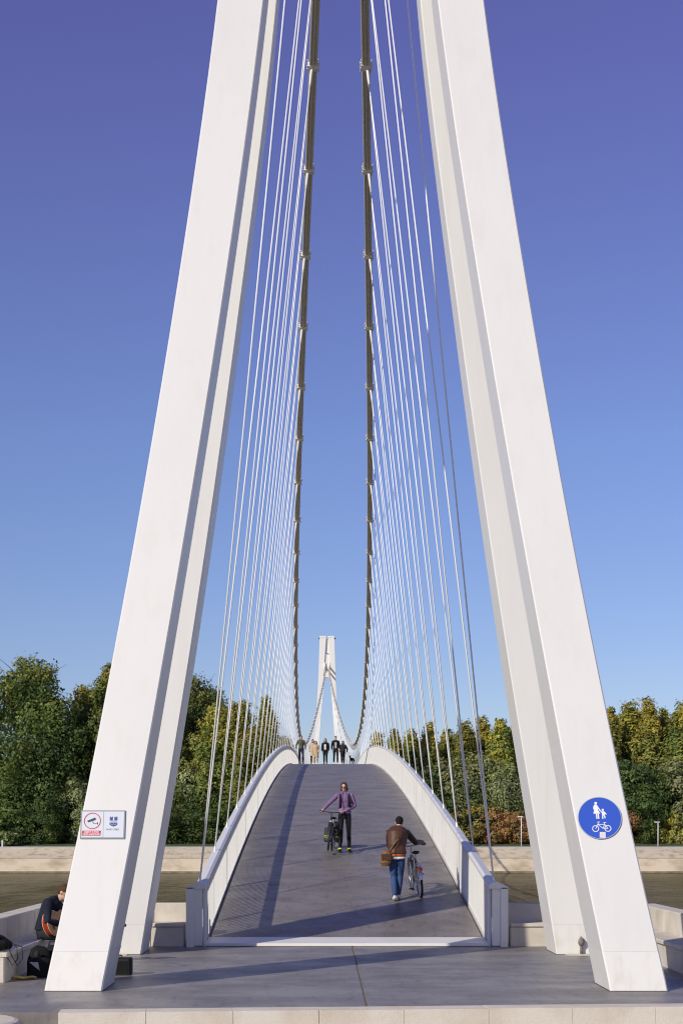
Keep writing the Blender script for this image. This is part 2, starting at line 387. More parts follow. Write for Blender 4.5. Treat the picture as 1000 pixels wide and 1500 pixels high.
def leg_mesh(kind, side, z0, z1, grow=0.0, n=26):
    m = MB(); rings = []
    for z in np.linspace(z0, z1, n):
        if kind == 'f': xo = xo_f(z); xi = xo - wd_f(z); y0 = df_f(z); y1 = y0 + dp_f(z)
        else: xi = xi_r(z); xo = xi + wd_r(z); y0 = dr_r(z); y1 = y0 + dp_r(z)
        a, b = sorted((side * xi, side * xo))
        rings.append(chamfer_ring(a - grow, b + grow, y0 - grow - Y0, y1 + grow - Y0, z, .018))
    m.sections(rings); return m
def pylon(label):
    p = empty('bridge_pylon', (0, Y0, 0)); tag(p, label, 'pylon', 'pylons of the bridge')
    for s in (-1, 1):
        for k, nm in (('f', 'raked_leg'), ('r', 'upright_leg')):
            lg = leg_mesh(k, s, .4975, 31.2, 0, 44).build(nm, M['white'], p)
            leg_mesh(k, s, -.02, .496, .0015, 4).build('leg_foot', M['foot'], lg)
            leg_mesh(k, s, .001, .009, .016, 2).build('base_sealant', M['sealant'], lg)
    m = MB(); m.bbox(-.60, .60, .30, 1.0, 25.3, 28.7, .02); m.build('cross_plate', M['white'], p)
    m = MB(); m.bbox(-.36, .36, .1, .90, 28.9, 31.1, .02); m.build('head_plate', M['white'], p)
    for s in (-1, 1):
        m = MB(); m.bbox(min(s * .12, s * 1.10), max(s * .12, s * 1.10), -.1, 1.27, 31.205, 31.5, .03); hd = m.build('head_cap', M['white'], p)
        m = MB(); m.box(min(s * 1.08, s * 1.28), max(s * 1.08, s * 1.28), .1, .5, 31.12, 31.3); m.build('floodlight', M['dark'], hd); m = MB(); m.box(min(s * .45, s * .75), max(s * .45, s * .75), -.16, -.101, 31.25, 31.36); m.build('vent', M['dark'], hd)
        m = MB(); m.tube([(s * .34, 1.15, 26.2), (s * .34, 1.25, 26.8), (s * .34, 1.15, 27.5)], [.10, .14, .10], 12); m.build('cable_saddle', M['clamp'], p)
    return p
near_p = pylon('tall white four legged bridge pylon filling the foreground, carrying both signs')
far_p = copy_tree(near_p); far_p.location = (0, 2 * MIDY - Y0, 0); far_p.rotation_euler = (0, 0, math.pi)
far_p['label'] = 'small distant white bridge pylon seen beyond the crest of the deck'

# drain outlets at the foot of the rear legs
def drain(x, y, z, label):
    t = empty('drain_outlet', (x, y, 0)); tag(t, label, 'drain', 'drain outlets on the pylon feet')
    m = MB(); m.tube([(0, -.035, .02), (0, -.035, .16)], .022, 8); m.build('pipe', M['drain'], t, True)
    m = MB(); m.tube([(0, -.035, .15), (0, -.04, .20), (0, -.035, .25), (0, -.02, .30)], [.03, .055, .045, .012], 10); m.build('spout', M['drain'], t, True)
    m = MB(); m.box(-.26, .24, -.16, -.008, .0, .015); m.build('base_plate', M['concrete'], t)
drain(3.80, 26.02, 0, 'small grey drain outlet at the foot of the right rear leg')
drain(-3.86, 26.02, 0, 'small grey drain outlet at the foot of the left rear leg')

# ------------------------------------------------------------------ the bridge: deck, parapets, cables, hangers
YD0 = 28.0; HALF = MIDY - YD0
def zd(y): return 7.0 * (1 - ((y - MIDY) / HALF) ** 2)
bridge = empty('suspension_bridge', (0, YD0, 0)); tag(bridge, 'white arched footbridge with grey deck, slotted parapets, cables and hangers', 'bridge')
def sub(name, loc=None): return empty(name, (0, 0, 0), 0, bridge)
def loc3(p): return (p[0], p[1] - YD0, p[2])

deck = None
gm = MB(); rings = []
for y in np.linspace(YD0 + .75, 2 * MIDY - YD0 - .75, 120):
    z = zd(y) - .09
    rings.append([(-2.46, y - YD0, z), (2.46, y - YD0, z), (2.75, y - YD0, z - .2), (1.6, y - YD0, z - .95), (-1.6, y - YD0, z - .95), (-2.75, y - YD0, z - .2)])
gm.sections(rings); deck = gm.build('deck', M['white2'], bridge)
yb = YD0 + .74; PL = 2.9
npan = int(round((2 * MIDY - 2 * yb) / PL)); PL = (2 * MIDY - 2 * yb) / npan
for i in range(npan):
    a = yb + i * PL + .006; b = yb + (i + 1) * PL - .006; m = MB()
    dz = random.uniform(-.003, .003)
    m.sections([[(-2.455, y - YD0, zd(y) - .08), (2.455, y - YD0, zd(y) - .08), (2.455, y - YD0, zd(y) + dz), (-2.455, y - YD0, zd(y) + dz)] for y in np.linspace(a, b, 4)])
    m.build('deck_panel', M['deck'], deck)
# steel transition plates at both ends
for s in (0, 1):
    f = (lambda y: y - YD0) if s == 0 else (lambda y: 2 * MIDY - y - YD0)
    m = MB(); prof = [(YD0 - .06, .008), (YD0 - .06, .055), (YD0 + .02, .062), (YD0 + .73, zd(YD0 + .73) + .014), (YD0 + .73, -.05)]
    m.sections([[(xx, f(y), z) for y, z in prof] for xx in (-2.49, 2.49)])
    m.build('threshold_plate', M['white2'], bridge)

# parapets: slats set across the line of the bridge under a ridged cap
XI, XO, PH = 2.49, 2.81, 1.08
def parapet(s):
    par = sub('parapet')
    ys = np.linspace(YD0 + .12, 2 * MIDY - YD0 - .12, 181)
    m = MB(); prof = [(XI, -.055), (XI - .006, .0), (XI + .045, .025), (XI + .185, -.012), (XI + .18, -.055)]
    m.sections([[(s * x, y - YD0, zd(y) + PH + dz) for x, dz in prof] for y in ys]); m.build('handrail', M['cap'], par)
    m = MB(); m.sections([[(s * (XI + .012), y - YD0, zd(y) - .15), (s * (XO - .01), y - YD0, zd(y) - .15), (s * (XO - .01), y - YD0, zd(y) + .06), (s * (XI + .012), y - YD0, zd(y) + .06)] for y in ys]); m.build('base_rail', M['white2'], par)
    m = MB(); y = YD0 + .35
    while y < 2 * MIDY - YD0 - .3:
        m.box(min(s * (XI + .004), s * (XI + .062)), max(s * (XI + .004), s * (XI + .062)), y - .005 - YD0, y + .005 - YD0, zd(y) + .05, zd(y) + PH - .05); y += .17
    tag(m.build('slats', M['white2'], par), kind='stuff')
    y = YD0 + 2.2; pm = None
    while y < 2 * MIDY - YD0 - 2:
        m = MB(); m.box(-.05, .05, -.02, .02, .06, PH - .06)
        if pm is None: pm = m.mesh('post'); pm.materials.append(M['white2'])
        child('post', pm, par, (s * (XI + .056), y - YD0, zd(y))); y += 4.0
    for e in (0, 1):
        f = (lambda y: y) if e == 0 else (lambda y: 2 * MIDY - y)
        m = MB()
        ya, yc = sorted((f(YD0 - .05), f(YD0 + .11)))
        xs0, xs1 = sorted((s * (XO - .125), s * (XO + .012)))
        m.bbox(xs0, xs1, ya - .12 * (1 - e) - YD0, yc + .12 * e - YD0, .0, PH - .03, .012)
        xs0, xs1 = sorted((s * (XI - .01), s * (XI + .05)))
        m.bbox(xs0, xs1, ya - YD0, yc - YD0, .0, PH - .03, .01)
        m.build('end_post', M['white2'], par)
        m = MB(); m.box(min(s * (XI + .052), s * (XO - .127)), max(s * (XI + .052), s * (XO - .127)), (ya + .03 - .12) * (1 - e) + (yc + .12 - .06) * e - YD0, (ya + .06 - .12) * (1 - e) + (yc + .12 - .03) * e - YD0, .02, PH - .065); m.build('closing_plate', M['white2'], par)
        m = MB(); m.sections([[(s * x, y - YD0, PH + dz) for x, dz in [(XI - .012, -.06), (XI - .012, .01), (XI + .12, .07), (XO + .014, -.03), (XO + .014, -.06)]] for y in (ya - .12 * (1 - e), yc + .12 * e)])
        m.build('end_cap', M['cap'], par)
        m = MB(); yy = f(YD0 + .02) - YD0; m.tube([(s * (XI + .08), yy, .1), (s * (XI + .08), yy, .86)], .014, 8); m.ball((s * (XI + .08), yy, .9), .03)
        m.build('locking_bar', M['clamp'], par)
    return par
parapet(-1); parapet(1)

CA, CZ0 = .00152, 9.95
def zc(y): return CZ0 + CA * (y - MIDY) ** 2
def xc(z): return max(.34, 2.36 - .1385 * (z - 10.3))
def cpt(y, s): z = zc(y); return Vector((s * xc(z), y - YD0, z))
def anc(y, s): return Vector((s * 2.62, y - YD0, zd(y) + PH - .02))
near_cl = [30.0 + 4 * k for k in range(26)]
clamps = near_cl + [2 * MIDY - y for y in reversed(near_cl)]
pairs = []
for n_ in range(26):
    a = 28.15 + 4 * n_
    if n_ == 0: a = 28.3
    pairs += [(a, 30.0 + 4 * n_), (a, 34.0 + 4 * n_)] if n_ < 25 else [(a, 130.0), (a, 2 * MIDY - 130.0)]
pairs += [(2 * MIDY - a, 2 * MIDY - c) for a, c in pairs] + [(MIDY, 130.0), (MIDY, 2 * MIDY - 130.0)]
def clamp_mesh():
    m = MB(); m.bbox(-.15, .15, -.13, .13, -.11, .11, .03)
    m.bbox(-.19, .19, -.045, .045, .07, .13, .01); m.bbox(-.19, .19, -.045, .045, -.13, -.07, .01)
    for sx in (-1, 1):
        for sz in (-1, 1): m.tube([(sx * .165, -.16, sz * .1), (sx * .165, .16, sz * .1)], .018, 6)
    me = m.mesh('clamp'); me.materials.append(M['clamp']); return me
clm = clamp_mesh()
for s in (-1, 1):
    ys = np.linspace(26.4, 2 * MIDY - 26.4, 161)
    cab = sub('main_cable')
    offs = [(-.07, -.045), (0, -.06), (.07, -.045), (-.07, .045), (0, .06), (.07, .045)]
    for ox, oz in offs:
        m = MB(); m.tube([cpt(y, s) + Vector((ox, 0, oz)) for y in ys], .041, 8); m.build('strand', M['cable'], cab, True)
    for y in clamps:
        sl = math.atan(2 * CA * (y - MIDY))
        child('clamp', clm, cab, cpt(y, s), (sl, 0, s * .12), (.84, .84, .84))
    for a, c in pairs:
        A = anc(a, s); C_ = cpt(c, s) + Vector((s * .04, 0, -.10)); d = (A - C_); L = d.length; u = d / L
        m = MB(); m.tube([C_, A], .0148, 6)
        h = m.build('hanger', M['rod'], bridge, True)
        m = MB(); m.tube([C_, C_ + u * .08, C_ + u * .3, C_ + u * .62], [.05, .038, .034, .018], 8); m.build('socket', M['clamp'], h, True)
        m = MB(); m.tube([A - u * .12, A + u * .03], .019, 6); m.build('turnbuckle', M['rod'], h, True)
# ------------------------------------------------------------------ trees and shrubs of the far bank
GREEN = [(.050, .075, .016), (.068, .090, .020), (.040, .062, .018), (.085, .100, .026)]
DARK = [(.030, .050, .016), (.042, .062, .018), (.055, .072, .020), (.025, .040, .015)]
YEL = [(.20, .155, .018), (.16, .145, .022), (.13, .13, .025), (.21, .145, .016)]
GREY = [(.095, .105, .05), (.075, .09, .035), (.115, .12, .06), (.07, .085, .03)]
RUST = [(.16, .075, .030), (.12, .065, .030), (.19, .11, .035), (.09, .075, .03), (.08, .085, .03)]
OLIVE = [(.105, .112, .028), (.135, .13, .032), (.09, .102, .025), (.155, .145, .036)]

LB = 2.2
def leaf_mesh(name, boughs, per, size, palette, tip=None, tipfrac=0.0, droop=0.0, seed=1, h=20.0, bright=1.0, zs=.78):
    "boughs: array (n, 5) = x, y, z, radius, height fraction; leaf sprays on the skin of every bough, one small quad each"
    g = np.random.default_rng(seed); n = len(boughs)
    cnt = np.maximum(30, (per * (boughs[:, 3] / boughs[:, 3].mean()) ** 2)).astype(int)
    idx = np.repeat(np.arange(n), cnt); c = boughs[idx]; N = len(c)
    d = g.normal(size=(N, 3)); d[:, 2] += .25; d /= np.linalg.norm(d, axis=1)[:, None]
    ph = g.random((n, 6))[idx] * 6.28
    lump = 1 + .22 * np.sin(5 * d[:, 0] + ph[:, 0]) + .22 * np.sin(5 * d[:, 1] + ph[:, 1]) + .2 * np.sin(7 * d[:, 2] + ph[:, 2]) + .16 * np.sin(11 * d[:, 0] + 9 * d[:, 1] + ph[:, 3])
    r = c[:, 3] * lump * (0.72 + .36 * g.random(N) ** 1.5)
    pos = c[:, :3] + d * r[:, None] * np.array([1, 1, zs]); pos[:, 2] -= droop * g.random(N) ** 2 * c[:, 3] * 1.6
    pos[:, 2] = np.maximum(pos[:, 2], .02 * h * g.random(N))
    nrm = d * 1.7 + g.normal(size=(N, 3)) * .55 + np.array([0, 0, .2]); nrm /= np.linalg.norm(nrm, axis=1)[:, None]
    t = np.cross(nrm, g.normal(size=(N, 3))); t /= np.linalg.norm(t, axis=1)[:, None]; b = np.cross(nrm, t)
    sz = size * (0.5 + 1.0 * g.random((N, 1)))
    t *= sz; b *= sz * .6
    V = np.empty((N, 4, 3)); V[:, 0] = pos - t; V[:, 1] = pos + b * .9 - t * .1; V[:, 2] = pos + t; V[:, 3] = pos - b * .9 + t * .1
    me = bpy.data.meshes.new(name); me.vertices.add(N * 4); me.loops.add(N * 4); me.polygons.add(N)
    me.vertices.foreach_set('co', V.reshape(-1).astype(np.float32))
    me.loops.foreach_set('vertex_index', np.arange(N * 4, dtype=np.int32))
    me.polygons.foreach_set('loop_start', np.arange(0, N * 4, 4, dtype=np.int32))
    me.polygons.foreach_set('loop_total', np.full(N, 4, dtype=np.int32))
    me.update(calc_edges=True)
    pal = np.array(palette); col = pal[g.integers(0, len(pal), n)][idx]
    alt = pal[g.integers(0, len(pal), N)]; col = col * .6 + alt * .4
    if tip is not None:
        tp = np.array(tip)
        q = g.normal(size=(4, 3)) * 1.1
        patch = sum(np.sin(pos @ q[i] + i * 1.7) for i in range(4)) / 4
        f = np.clip((pos[:, 2] / h - (1 - tipfrac)) / max(tipfrac, .01), -.25, 1)
        hit = (patch * .9 + f * 1.0 + g.normal(size=N) * .22) > .52
        k_ = tp[g.integers(0, len(tp), N)]
        col[hit] = k_[hit] * .75 + col[hit] * .25
    col = col * LB * bright * (0.65 + .7 * g.random((N, 1)))
    a = me.color_attributes.new('leaf', 'FLOAT_COLOR', 'POINT')
    rgba = np.ones((N, 4, 4), np.float32); rgba[:, :, :3] = col[:, None, :]
    a.data.foreach_set('color', rgba.reshape(-1))
    me.materials.append(M['leaf']); return me

def crown_points(h0, h1, prof, n, rad, seed, inner=.45):
    "bough centres inside a crown whose radius at height fraction f is prof(f)"
    g = np.random.default_rng(seed); out = []
    ph = g.random(3) * 6.28; tries = 0
    while len(out) < n and tries < 20000:
        tries += 1
        f = g.random(); R_ = prof(f)
        if g.random() > .25 + .75 * R_ / PMAX[0]: continue
        a = g.random() * 6.283
        lob = 1 + .16 * math.sin(3 * a + ph[0] + 5 * f) + .12 * math.sin(5 * a + ph[1] - 9 * f)
        br = rad * (0.55 + .8 * g.random()) * (.55 + .45 * min(1, R_ / (.6 * PMAX[0])))
        q = max(0, R_ * lob - br * .7) * (inner + (1 - inner) * g.random() ** .4)
        p = (q * math.cos(a), q * math.sin(a), h0 + f * (h1 - h0 - br * .75), br, f)
        if any((p[0] - o[0]) ** 2 + (p[1] - o[1]) ** 2 + (p[2] - o[2]) ** 2 < (.66 * max(br, o[3])) ** 2 for o in out): continue
        out.append(p)
    return np.array(out)
PMAX = [1.0]

def trunk_mesh(h, r, limbs, seed, spread):
    g = random.Random(seed); m = MB()
    px, py = g.uniform(-.3, .3), g.uniform(-.3, .3)
    axis = [Vector((px * math.sin(t * 2.2), py * math.sin(t * 3), t * h)) for t in np.linspace(0, 1, 7)]
    m.tube(axis, [r * (1 - .85 * t) + .03 + (.35 * r if t == 0 else 0) for t in np.linspace(0, 1, 7)], 8)
    for i in range(limbs):
        t = .18 + .68 * (i + g.random()) / limbs; k = t * 6; j = min(5, int(k)); b = axis[j].lerp(axis[j + 1], k - j)
        a = g.random() * 6.283; L = spread * g.uniform(.5, .85); up = g.uniform(.35, 1.0)
        e = b + Vector((math.cos(a) * L, math.sin(a) * L, L * up)); mid = b.lerp(e, .5) + Vector((0, 0, .12 * L))
        r0 = r * (1 - .8 * t) * .45 + .02
        m.tube([b, mid, e], [r0, r0 * .6, .015], 5)
    me = m.mesh('trunk', True); me.materials.append(M['bark']); return me

KIND = {}
def kind(key, h, n, per, size, rad, prof, palette, tip=None, tipfrac=0., base=.08, droop=0., seed=1, limbs=14, r=.3, inner=.45, bright=1.0, zs=.78):
    PMAX[0] = max(prof(f) for f in np.linspace(0, 1, 40))
    cl = crown_points(h * base, h * .99, prof, n, rad, seed, inner)
    KIND[key] = (leaf_mesh('crown', cl, per, size, palette, tip, tipfrac, droop, seed, h, bright, zs), trunk_mesh(h * .9, r, limbs, seed, PMAX[0] * .9))
broad = lambda R0: (lambda f: R0 * (math.sin(math.pi * min(1, (f * .84 + .12)) ** 1.0)) ** .6)
tear = lambda R0: (lambda f: R0 * max(.10, (1 - f) ** .52 * min(1, (f + .15) * 3.2)))
kind('broad_a', 31, 84, 800, 0.235, 2.8, broad(9.4), DARK + GREEN[:3], YEL[1:3] + OLIVE, .36, .03, .8, 21, 22, .55)
kind('broad_b', 27, 90, 640, 0.247, 2.2, broad(7.0), GREEN + OLIVE[:2] + DARK[1:3], YEL + OLIVE, .25, .05, .35, 22, 20, .45)
kind('broad_c', 24, 80, 600, 0.234, 1.9, broad(5.6), OLIVE + GREEN[:2], YEL, .24, .05, .3, 23, 18, .4)
kind('poplar_a', 22, 120, 380, 0.20, 1.0, tear(3.6), OLIVE + GREEN[1:2], YEL, .40, .03, 0, 31, 16, .25, .45, 1.2, 1.75)
kind('poplar_b', 22, 120, 380, 0.20, .95, tear(3.2), OLIVE + GREEN[:2], YEL, .60, .03, 0, 32, 16, .25, .45, 1.2, 1.75)
kind('poplar_c', 20, 115, 400, 0.20, 1.05, tear(4.0), OLIVE[:3] + GREEN, YEL + OLIVE, .35, .03, 0, 33, 16, .25, .45, 1.2, 1.75)
kind('willow', 11, 50, 520, 0.169, 1.4, broad(4.4), GREY, OLIVE, .25, .02, .4, 41, 12, .22, .45, 1.25)
kind('round', 8.5, 48, 560, 0.130, 1.2, broad(4.0), DARK + GREEN[:1], None, 0, .02, .1, 42, 10, .2)
kind('shrub_a', 5.5, 40, 460, 0.143, .95, broad(3.0), RUST, None, 0, .0, .1, 51, 9, .1, .45, 1.25)
kind('shrub_b', 5.0, 40, 460, 0.143, .9, broad(2.8), OLIVE + RUST[2:], YEL, .5, .0, .1, 52, 9, .1, .45, 1.25)
kind('shrub_c', 4.5, 36, 460, 0.143, .85, broad(2.7), GREEN + GREY[:2], None, 0, .0, .1, 53, 9, .1, .45, 1.25)

def gz(y): return float(np.interp(y, [241.5, 242.2, 246, 262, 320, 4000], [-.04, .06, .30, .9, 1.2, 1.2])) - .1
KH = {'broad_a': 31, 'broad_b': 27, 'broad_c': 24, 'poplar_a': 22, 'poplar_b': 22, 'poplar_c': 20, 'willow': 11, 'round': 8.5, 'shrub_a': 5.5, 'shrub_b': 5.0, 'shrub_c': 4.5}
def plant(key, name, px, top, D, label, cat, group, wide=1.0, rz=None):
    c, t = KIND[key]; g = gz(D); h = CZ + (VY - top) * D / F - g; s = h / KH[key]
    o = empty(name, (CX + (px - VX) * D / F, D, g), random.uniform(0, 6.28) if rz is None else rz)
    o.scale = (s * wide, s * wide, s)
    tag(o, label, cat, group)
    child('trunk', t, o); child('crown', c, o)
    return o
random.seed(5)
GL = 'trees on the far bank left of the bridge'; GR = 'trees on the far bank right of the bridge'; GS = 'shrubs along the far promenade'
for key, px, top, D, lab, wd in [
    ('broad_a', 38, 944, 252, 'tallest dark green tree at the far left with yellowing crown', 1.0),
    ('broad_b', -95, 985, 256, 'broad green tree cut by the left edge of the photo', 1.2),
    ('broad_c', 128, 1000, 262, 'green tree filling the gap between the tallest tree and left pylon leg', .9),
    ('broad_b', 172, 968, 258, 'green tree mostly hidden behind the left pylon leg', 1.0),
    ('broad_b', 236, 1010, 252, 'dense green tree directly right of the left pylon legs', 1.0),
    ('broad_a', 292, 974, 262, 'tall green tree behind the first left hangers', .8),
    ('broad_c', 318, 1028, 250, 'olive tree low in front behind the second left hanger', 1.0),
    ('broad_c', 352, 1022, 258, 'olive green tree in the middle of the left hangers', .9),
    ('poplar_b', 391, 1016, 256, 'slender yellow topped tree nearest the deck crest on the left', 1.1),
    ('broad_c', 372, 1062, 248, 'short bushy olive tree below the slender yellow topped tree', 1.1),
    ('broad_c', 418, 1075, 252, 'low green tree peeping over the left parapet near the crest', .8)]:
    plant(key, 'broadleaf_tree', px, top, D, lab, 'tree', GL, wd)
for key, px, D, top, lab, wd in [
    ('round', 66, 246.5, 1158, 'round dark bush on the grass beneath the tallest left tree', .8),
    ('shrub_c', -8, 246, 1170, 'green bush at the left edge of the photo under the tallest tree', 1.3),
    ('willow', 105, 250, 1130, 'grey green bush beside the left pylon leg', 1.0),
    ('round', 232, 248, 1140, 'dark bush just right of the left rear pylon leg', 1.1),
    ('willow', 268, 251, 1090, 'pale brownish willow bush behind the first left hanger', .9),
    ('round', 312, 248, 1145, 'dark bush between the first left hangers above the bank', 1.2),
    ('shrub_b', 335, 245.5, 1205, 'low yellow bush behind the left parapet end', .9),
    ('round', 365, 249, 1140, 'dark bush right behind the left parapet', 1.2)]:
    plant(key, 'bush', px, top, D, lab, 'bush', GS, wd)
rk = ['poplar_a', 'poplar_b', 'poplar_c']
rows = [(553, 1074, 262), (578, 1064, 258), (603, 1068, 264), (628, 1060, 257), (655, 1064, 263), (680, 1056, 258), (706, 1052, 264), (731, 1049, 258), (757, 1050, 263), (783, 1046, 259),
        (810, 1044, 264), (838, 1040, 258), (866, 1035, 263), (893, 1032, 258), (920, 1028, 264), (948, 1025, 259), (972, 1034, 264), (998, 1028, 258), (1030, 1030, 262), (1062, 1026, 258), (1095, 1030, 263)]
where = ['leftmost, touching the parapet crest', 'second from the deck crest', 'third from the deck crest', 'fourth from the deck crest', 'fifth from the deck crest', 'sixth from the deck crest',
         'behind the outermost right hangers', 'just left of the right pylon leg', 'half hidden by the right rear leg', 'hidden behind the right rear leg', 'hidden behind the right pylon legs', 'behind the right front leg',
         'mostly behind the right front leg', 'just right of the right front leg', 'above the dark round tree at right', 'tallest at the right', 'right of the tallest one', 'at the right edge of the photo',
         'first beyond the right edge', 'second beyond the right edge', 'third beyond the right edge']
for i, ((px, top, D), wh) in enumerate(zip(rows, where)):
    plant(rk[i % 3], 'poplar_tree', px, top, D, 'yellow tipped green poplar in the right wood, ' + wh, 'tree', GR, random.uniform(1.1, 1.45))
for key, nm, px, top, D, lab, wd in [
    ('willow', 'bush', 655, 1108, 252, 'grey green willow bush behind the outer right hangers', 1.1),
    ('willow', 'bush', 700, 1098, 253, 'large grey green willow bush left of the right pylon leg', 1.1),
    ('willow', 'bush', 735, 1110, 251, 'grey green willow bush against the right rear pylon leg', .9),
    ('round', 'bush', 612, 1110, 252, 'dark green bush above the right parapet', 1.2),
    ('round', 'bush', 668, 1140, 249, 'dark green bush in front of the willows', 1.0),
    ('round', 'bush', 578, 1100, 252, 'dark bush over the right parapet near the crest', 1.2),
    ('round', 'bush', 925, 1100, 250, 'big dark round bush right of the blue sign', .95),
    ('willow', 'bush', 985, 1108, 252, 'grey green bush at the right edge of the photo', 1.2),
    ('round', 'bush', 948, 1170, 246.5, 'small dark bush by the right lamp post', .8),
    ('shrub_a', 'bush', 905, 1168, 247.5, 'rusty orange bush close to the right front pylon leg', 1.0),
    ('shrub_b', 'bush', 985, 1188, 246.5, 'yellow green bush beside the right lamp post', .9),
    ('shrub_a', 'bush', 650, 1172, 248, 'rust brown bush above the right parapet end', 1.2),
    ('shrub_b', 'bush', 690, 1164, 248, 'olive and yellow bush behind the far walker', 1.1),
    ('shrub_a', 'bush', 722, 1176, 247.5, 'rust brown bush left of the left lamp post', 1.1),
    ('shrub_a', 'bush', 756, 1182, 247.5, 'rust brown bush behind the left lamp post', 1.2),
    ('shrub_c', 'bush', 625, 1180, 248, 'green bush low behind the right parapet', 1.2),
    ('shrub_b', 'bush', 790, 1180, 248, 'yellowish bush hidden by the right pylon leg', 1.1),
    ('shrub_c', 'bush', 1025, 1180, 247, 'green bush beyond the right edge', 1.2)]:
    plant(key, nm, px, top, D, lab, 'bush', GS, wd)
# a wood behind, reading as one mass
me_src = []
for i in range(64):
    x = random.uniform(-150, 150); y = random.uniform(285, 330)
    if -14 < x < 24: continue
    me_src.append((x, y, random.choice(['broad_c', 'poplar_a', 'poplar_c']), random.uniform(.62, .8) * (1.0 if x > 0 else 1.05)))
vs_ = []; cs_ = []
for x, y, k, s in me_src:
    c = KIND[k][0]; n = len(c.vertices); a = np.empty(n * 3, np.float32); c.vertices.foreach_get('co', a); a = a.reshape(-1, 4, 3)[::12]
    q = np.empty(n * 4, np.float32); c.color_attributes['leaf'].data.foreach_get('color', q); q = q.reshape(-1, 4, 4)[::12]
    ctr = a.mean(axis=1, keepdims=True); a = (ctr + (a - ctr) * 3.0) * s + np.array([x, y, 1.0], np.float32)
    vs_.append(a.reshape(-1, 3)); cs_.append(q.reshape(-1, 4))
V = np.concatenate(vs_); Cc = np.concatenate(cs_); N = len(V) // 4
me = bpy.data.meshes.new('far_wood'); me.vertices.add(N * 4); me.loops.add(N * 4); me.polygons.add(N)
me.vertices.foreach_set('co', V.reshape(-1).astype(np.float32)); me.loops.foreach_set('vertex_index', np.arange(N * 4, dtype=np.int32))
me.polygons.foreach_set('loop_start', np.arange(0, N * 4, 4, dtype=np.int32)); me.polygons.foreach_set('loop_total', np.full(N, 4, dtype=np.int32)); me.update(calc_edges=True)
at_ = me.color_attributes.new('leaf', 'FLOAT_COLOR', 'POINT'); at_.data.foreach_set('color', Cc.reshape(-1).astype(np.float32)); me.materials.append(M['leaf'])
fw = bpy.data.objects.new('far_wood', me); link(fw); tag(fw, 'dense green wood behind the trees of the far bank', 'wood', None, 'stuff')

# ------------------------------------------------------------------ far promenade: lamps, bollard, walker
def lamp(px, D, top, label):
    b = P(px, 0, D); h = CZ + (VY - top) * D / F
    t = empty('street_lamp', (b.x, D, -.06)); tag(t, label, 'lamp post', 'lamp posts on the far promenade')
    m = MB(); m.tube([(0, 0, 0), (0, 0, h * .5), (0, 0, h)], [.09, .075, .06], 8); m.build('pole', M['white'], t, True)
    m = MB(); m.bbox(-.55, .25, -.14, .14, h - .02, h + .10, .03); m.build('lamp_head', M['white'], t)
lamp(763, 241, 1196, 'thin white lamp post left of the right pylon leg')
lamp(963, 241, 1204, 'thin white lamp post at the right edge in front of the bushes')
m = MB(); m.tube([(0, 0, 0), (0, 0, .95)], .12, 10); m.ball((0, 0, .95), (.12, .12, .06))
b = m.build('bollard', M['white']); b.location = (P(4, 0, 237).x, 237, -.1); tag(b, 'white bollard on the far promenade at the left edge', 'bollard')
# ------------------------------------------------------------------ people
SKIN = mat('skin', (.56, .34, .25), .55, .08, 20)
def cloth(name, c, var=.25, sc=9, rough=.85, bump=.35): return mat(name, c, rough, var, sc, bump, 45, obj_coords=True, spec=.22)
CL = dict(purple=cloth('lilac_hoodie', (.22, .13, .27), .4, 6), black=cloth('black_cloth', (.012, .012, .015)), jeans=cloth('blue_denim', (.045, .085, .20), .35, 14),
          brown=cloth('brown_leather', (.085, .040, .024), .5, 7, .45), orange=cloth('orange_shirt', (.62, .15, .05)), white=cloth('white_fabric', (.72, .70, .67), .1),
          tan=cloth('tan_leather', (.20, .11, .045), .45, 12, .5), olive=cloth('olive_jacket', (.10, .095, .065)), navy=cloth('navy_trousers', (.022, .024, .05)),
          beige=cloth('beige_coat', (.50, .38, .25), .15), grey=cloth('pale_grey_shirt', (.42, .43, .48), .1), char=cloth('charcoal_cloth', (.025, .025, .03)), bluejk=cloth('dark_blue_jacket', (.016, .018, .034)),
          hair_b=cloth('brown_hair', (.085, .042, .02), .4, 30), hair_k=cloth('black_hair', (.012, .009, .008), .4, 30), neon=cloth('neon_yellow', (.62, .75, .04)),
          red=cloth('red_cloth', (.30, .02, .05)), yellow=cloth('yellow_cloth', (.62, .48, .10), .3, 16))
M['glassdark'] = mat('dark_lens', (.012, .01, .01), .38)

def remesh(mb_, name, material, voxel, smooth=4, parent=None, extra=None):
    "union of overlapping closed pieces as one continuous skin"
    me = mb_.mesh(name + '_src'); o = bpy.data.objects.new(name, me); COL.objects.link(o)
    r = o.modifiers.new('r', 'REMESH'); r.mode = 'VOXEL'; r.voxel_size = voxel; r.use_smooth_shade = True
    if smooth: sm = o.modifiers.new('s', 'SMOOTH'); sm.factor = .5; sm.iterations = smooth
    dg = bpy.context.evaluated_depsgraph_get(); dg.update()
    out = bpy.data.meshes.new_from_object(o.evaluated_get(dg)); out.name = name
    bpy.data.objects.remove(o); bpy.data.meshes.remove(me)
    if extra is not None:
        em = extra.mesh('x', True); bm = bmesh.new(); bm.from_mesh(out); bm.from_mesh(em); bm.to_mesh(out); bm.free(); bpy.data.meshes.remove(em)
    out.materials.clear(); out.materials.append(material)
    out.polygons.foreach_set('use_smooth', [True] * len(out.polygons))
    q = bpy.data.objects.new(name, out); return link(q, parent)

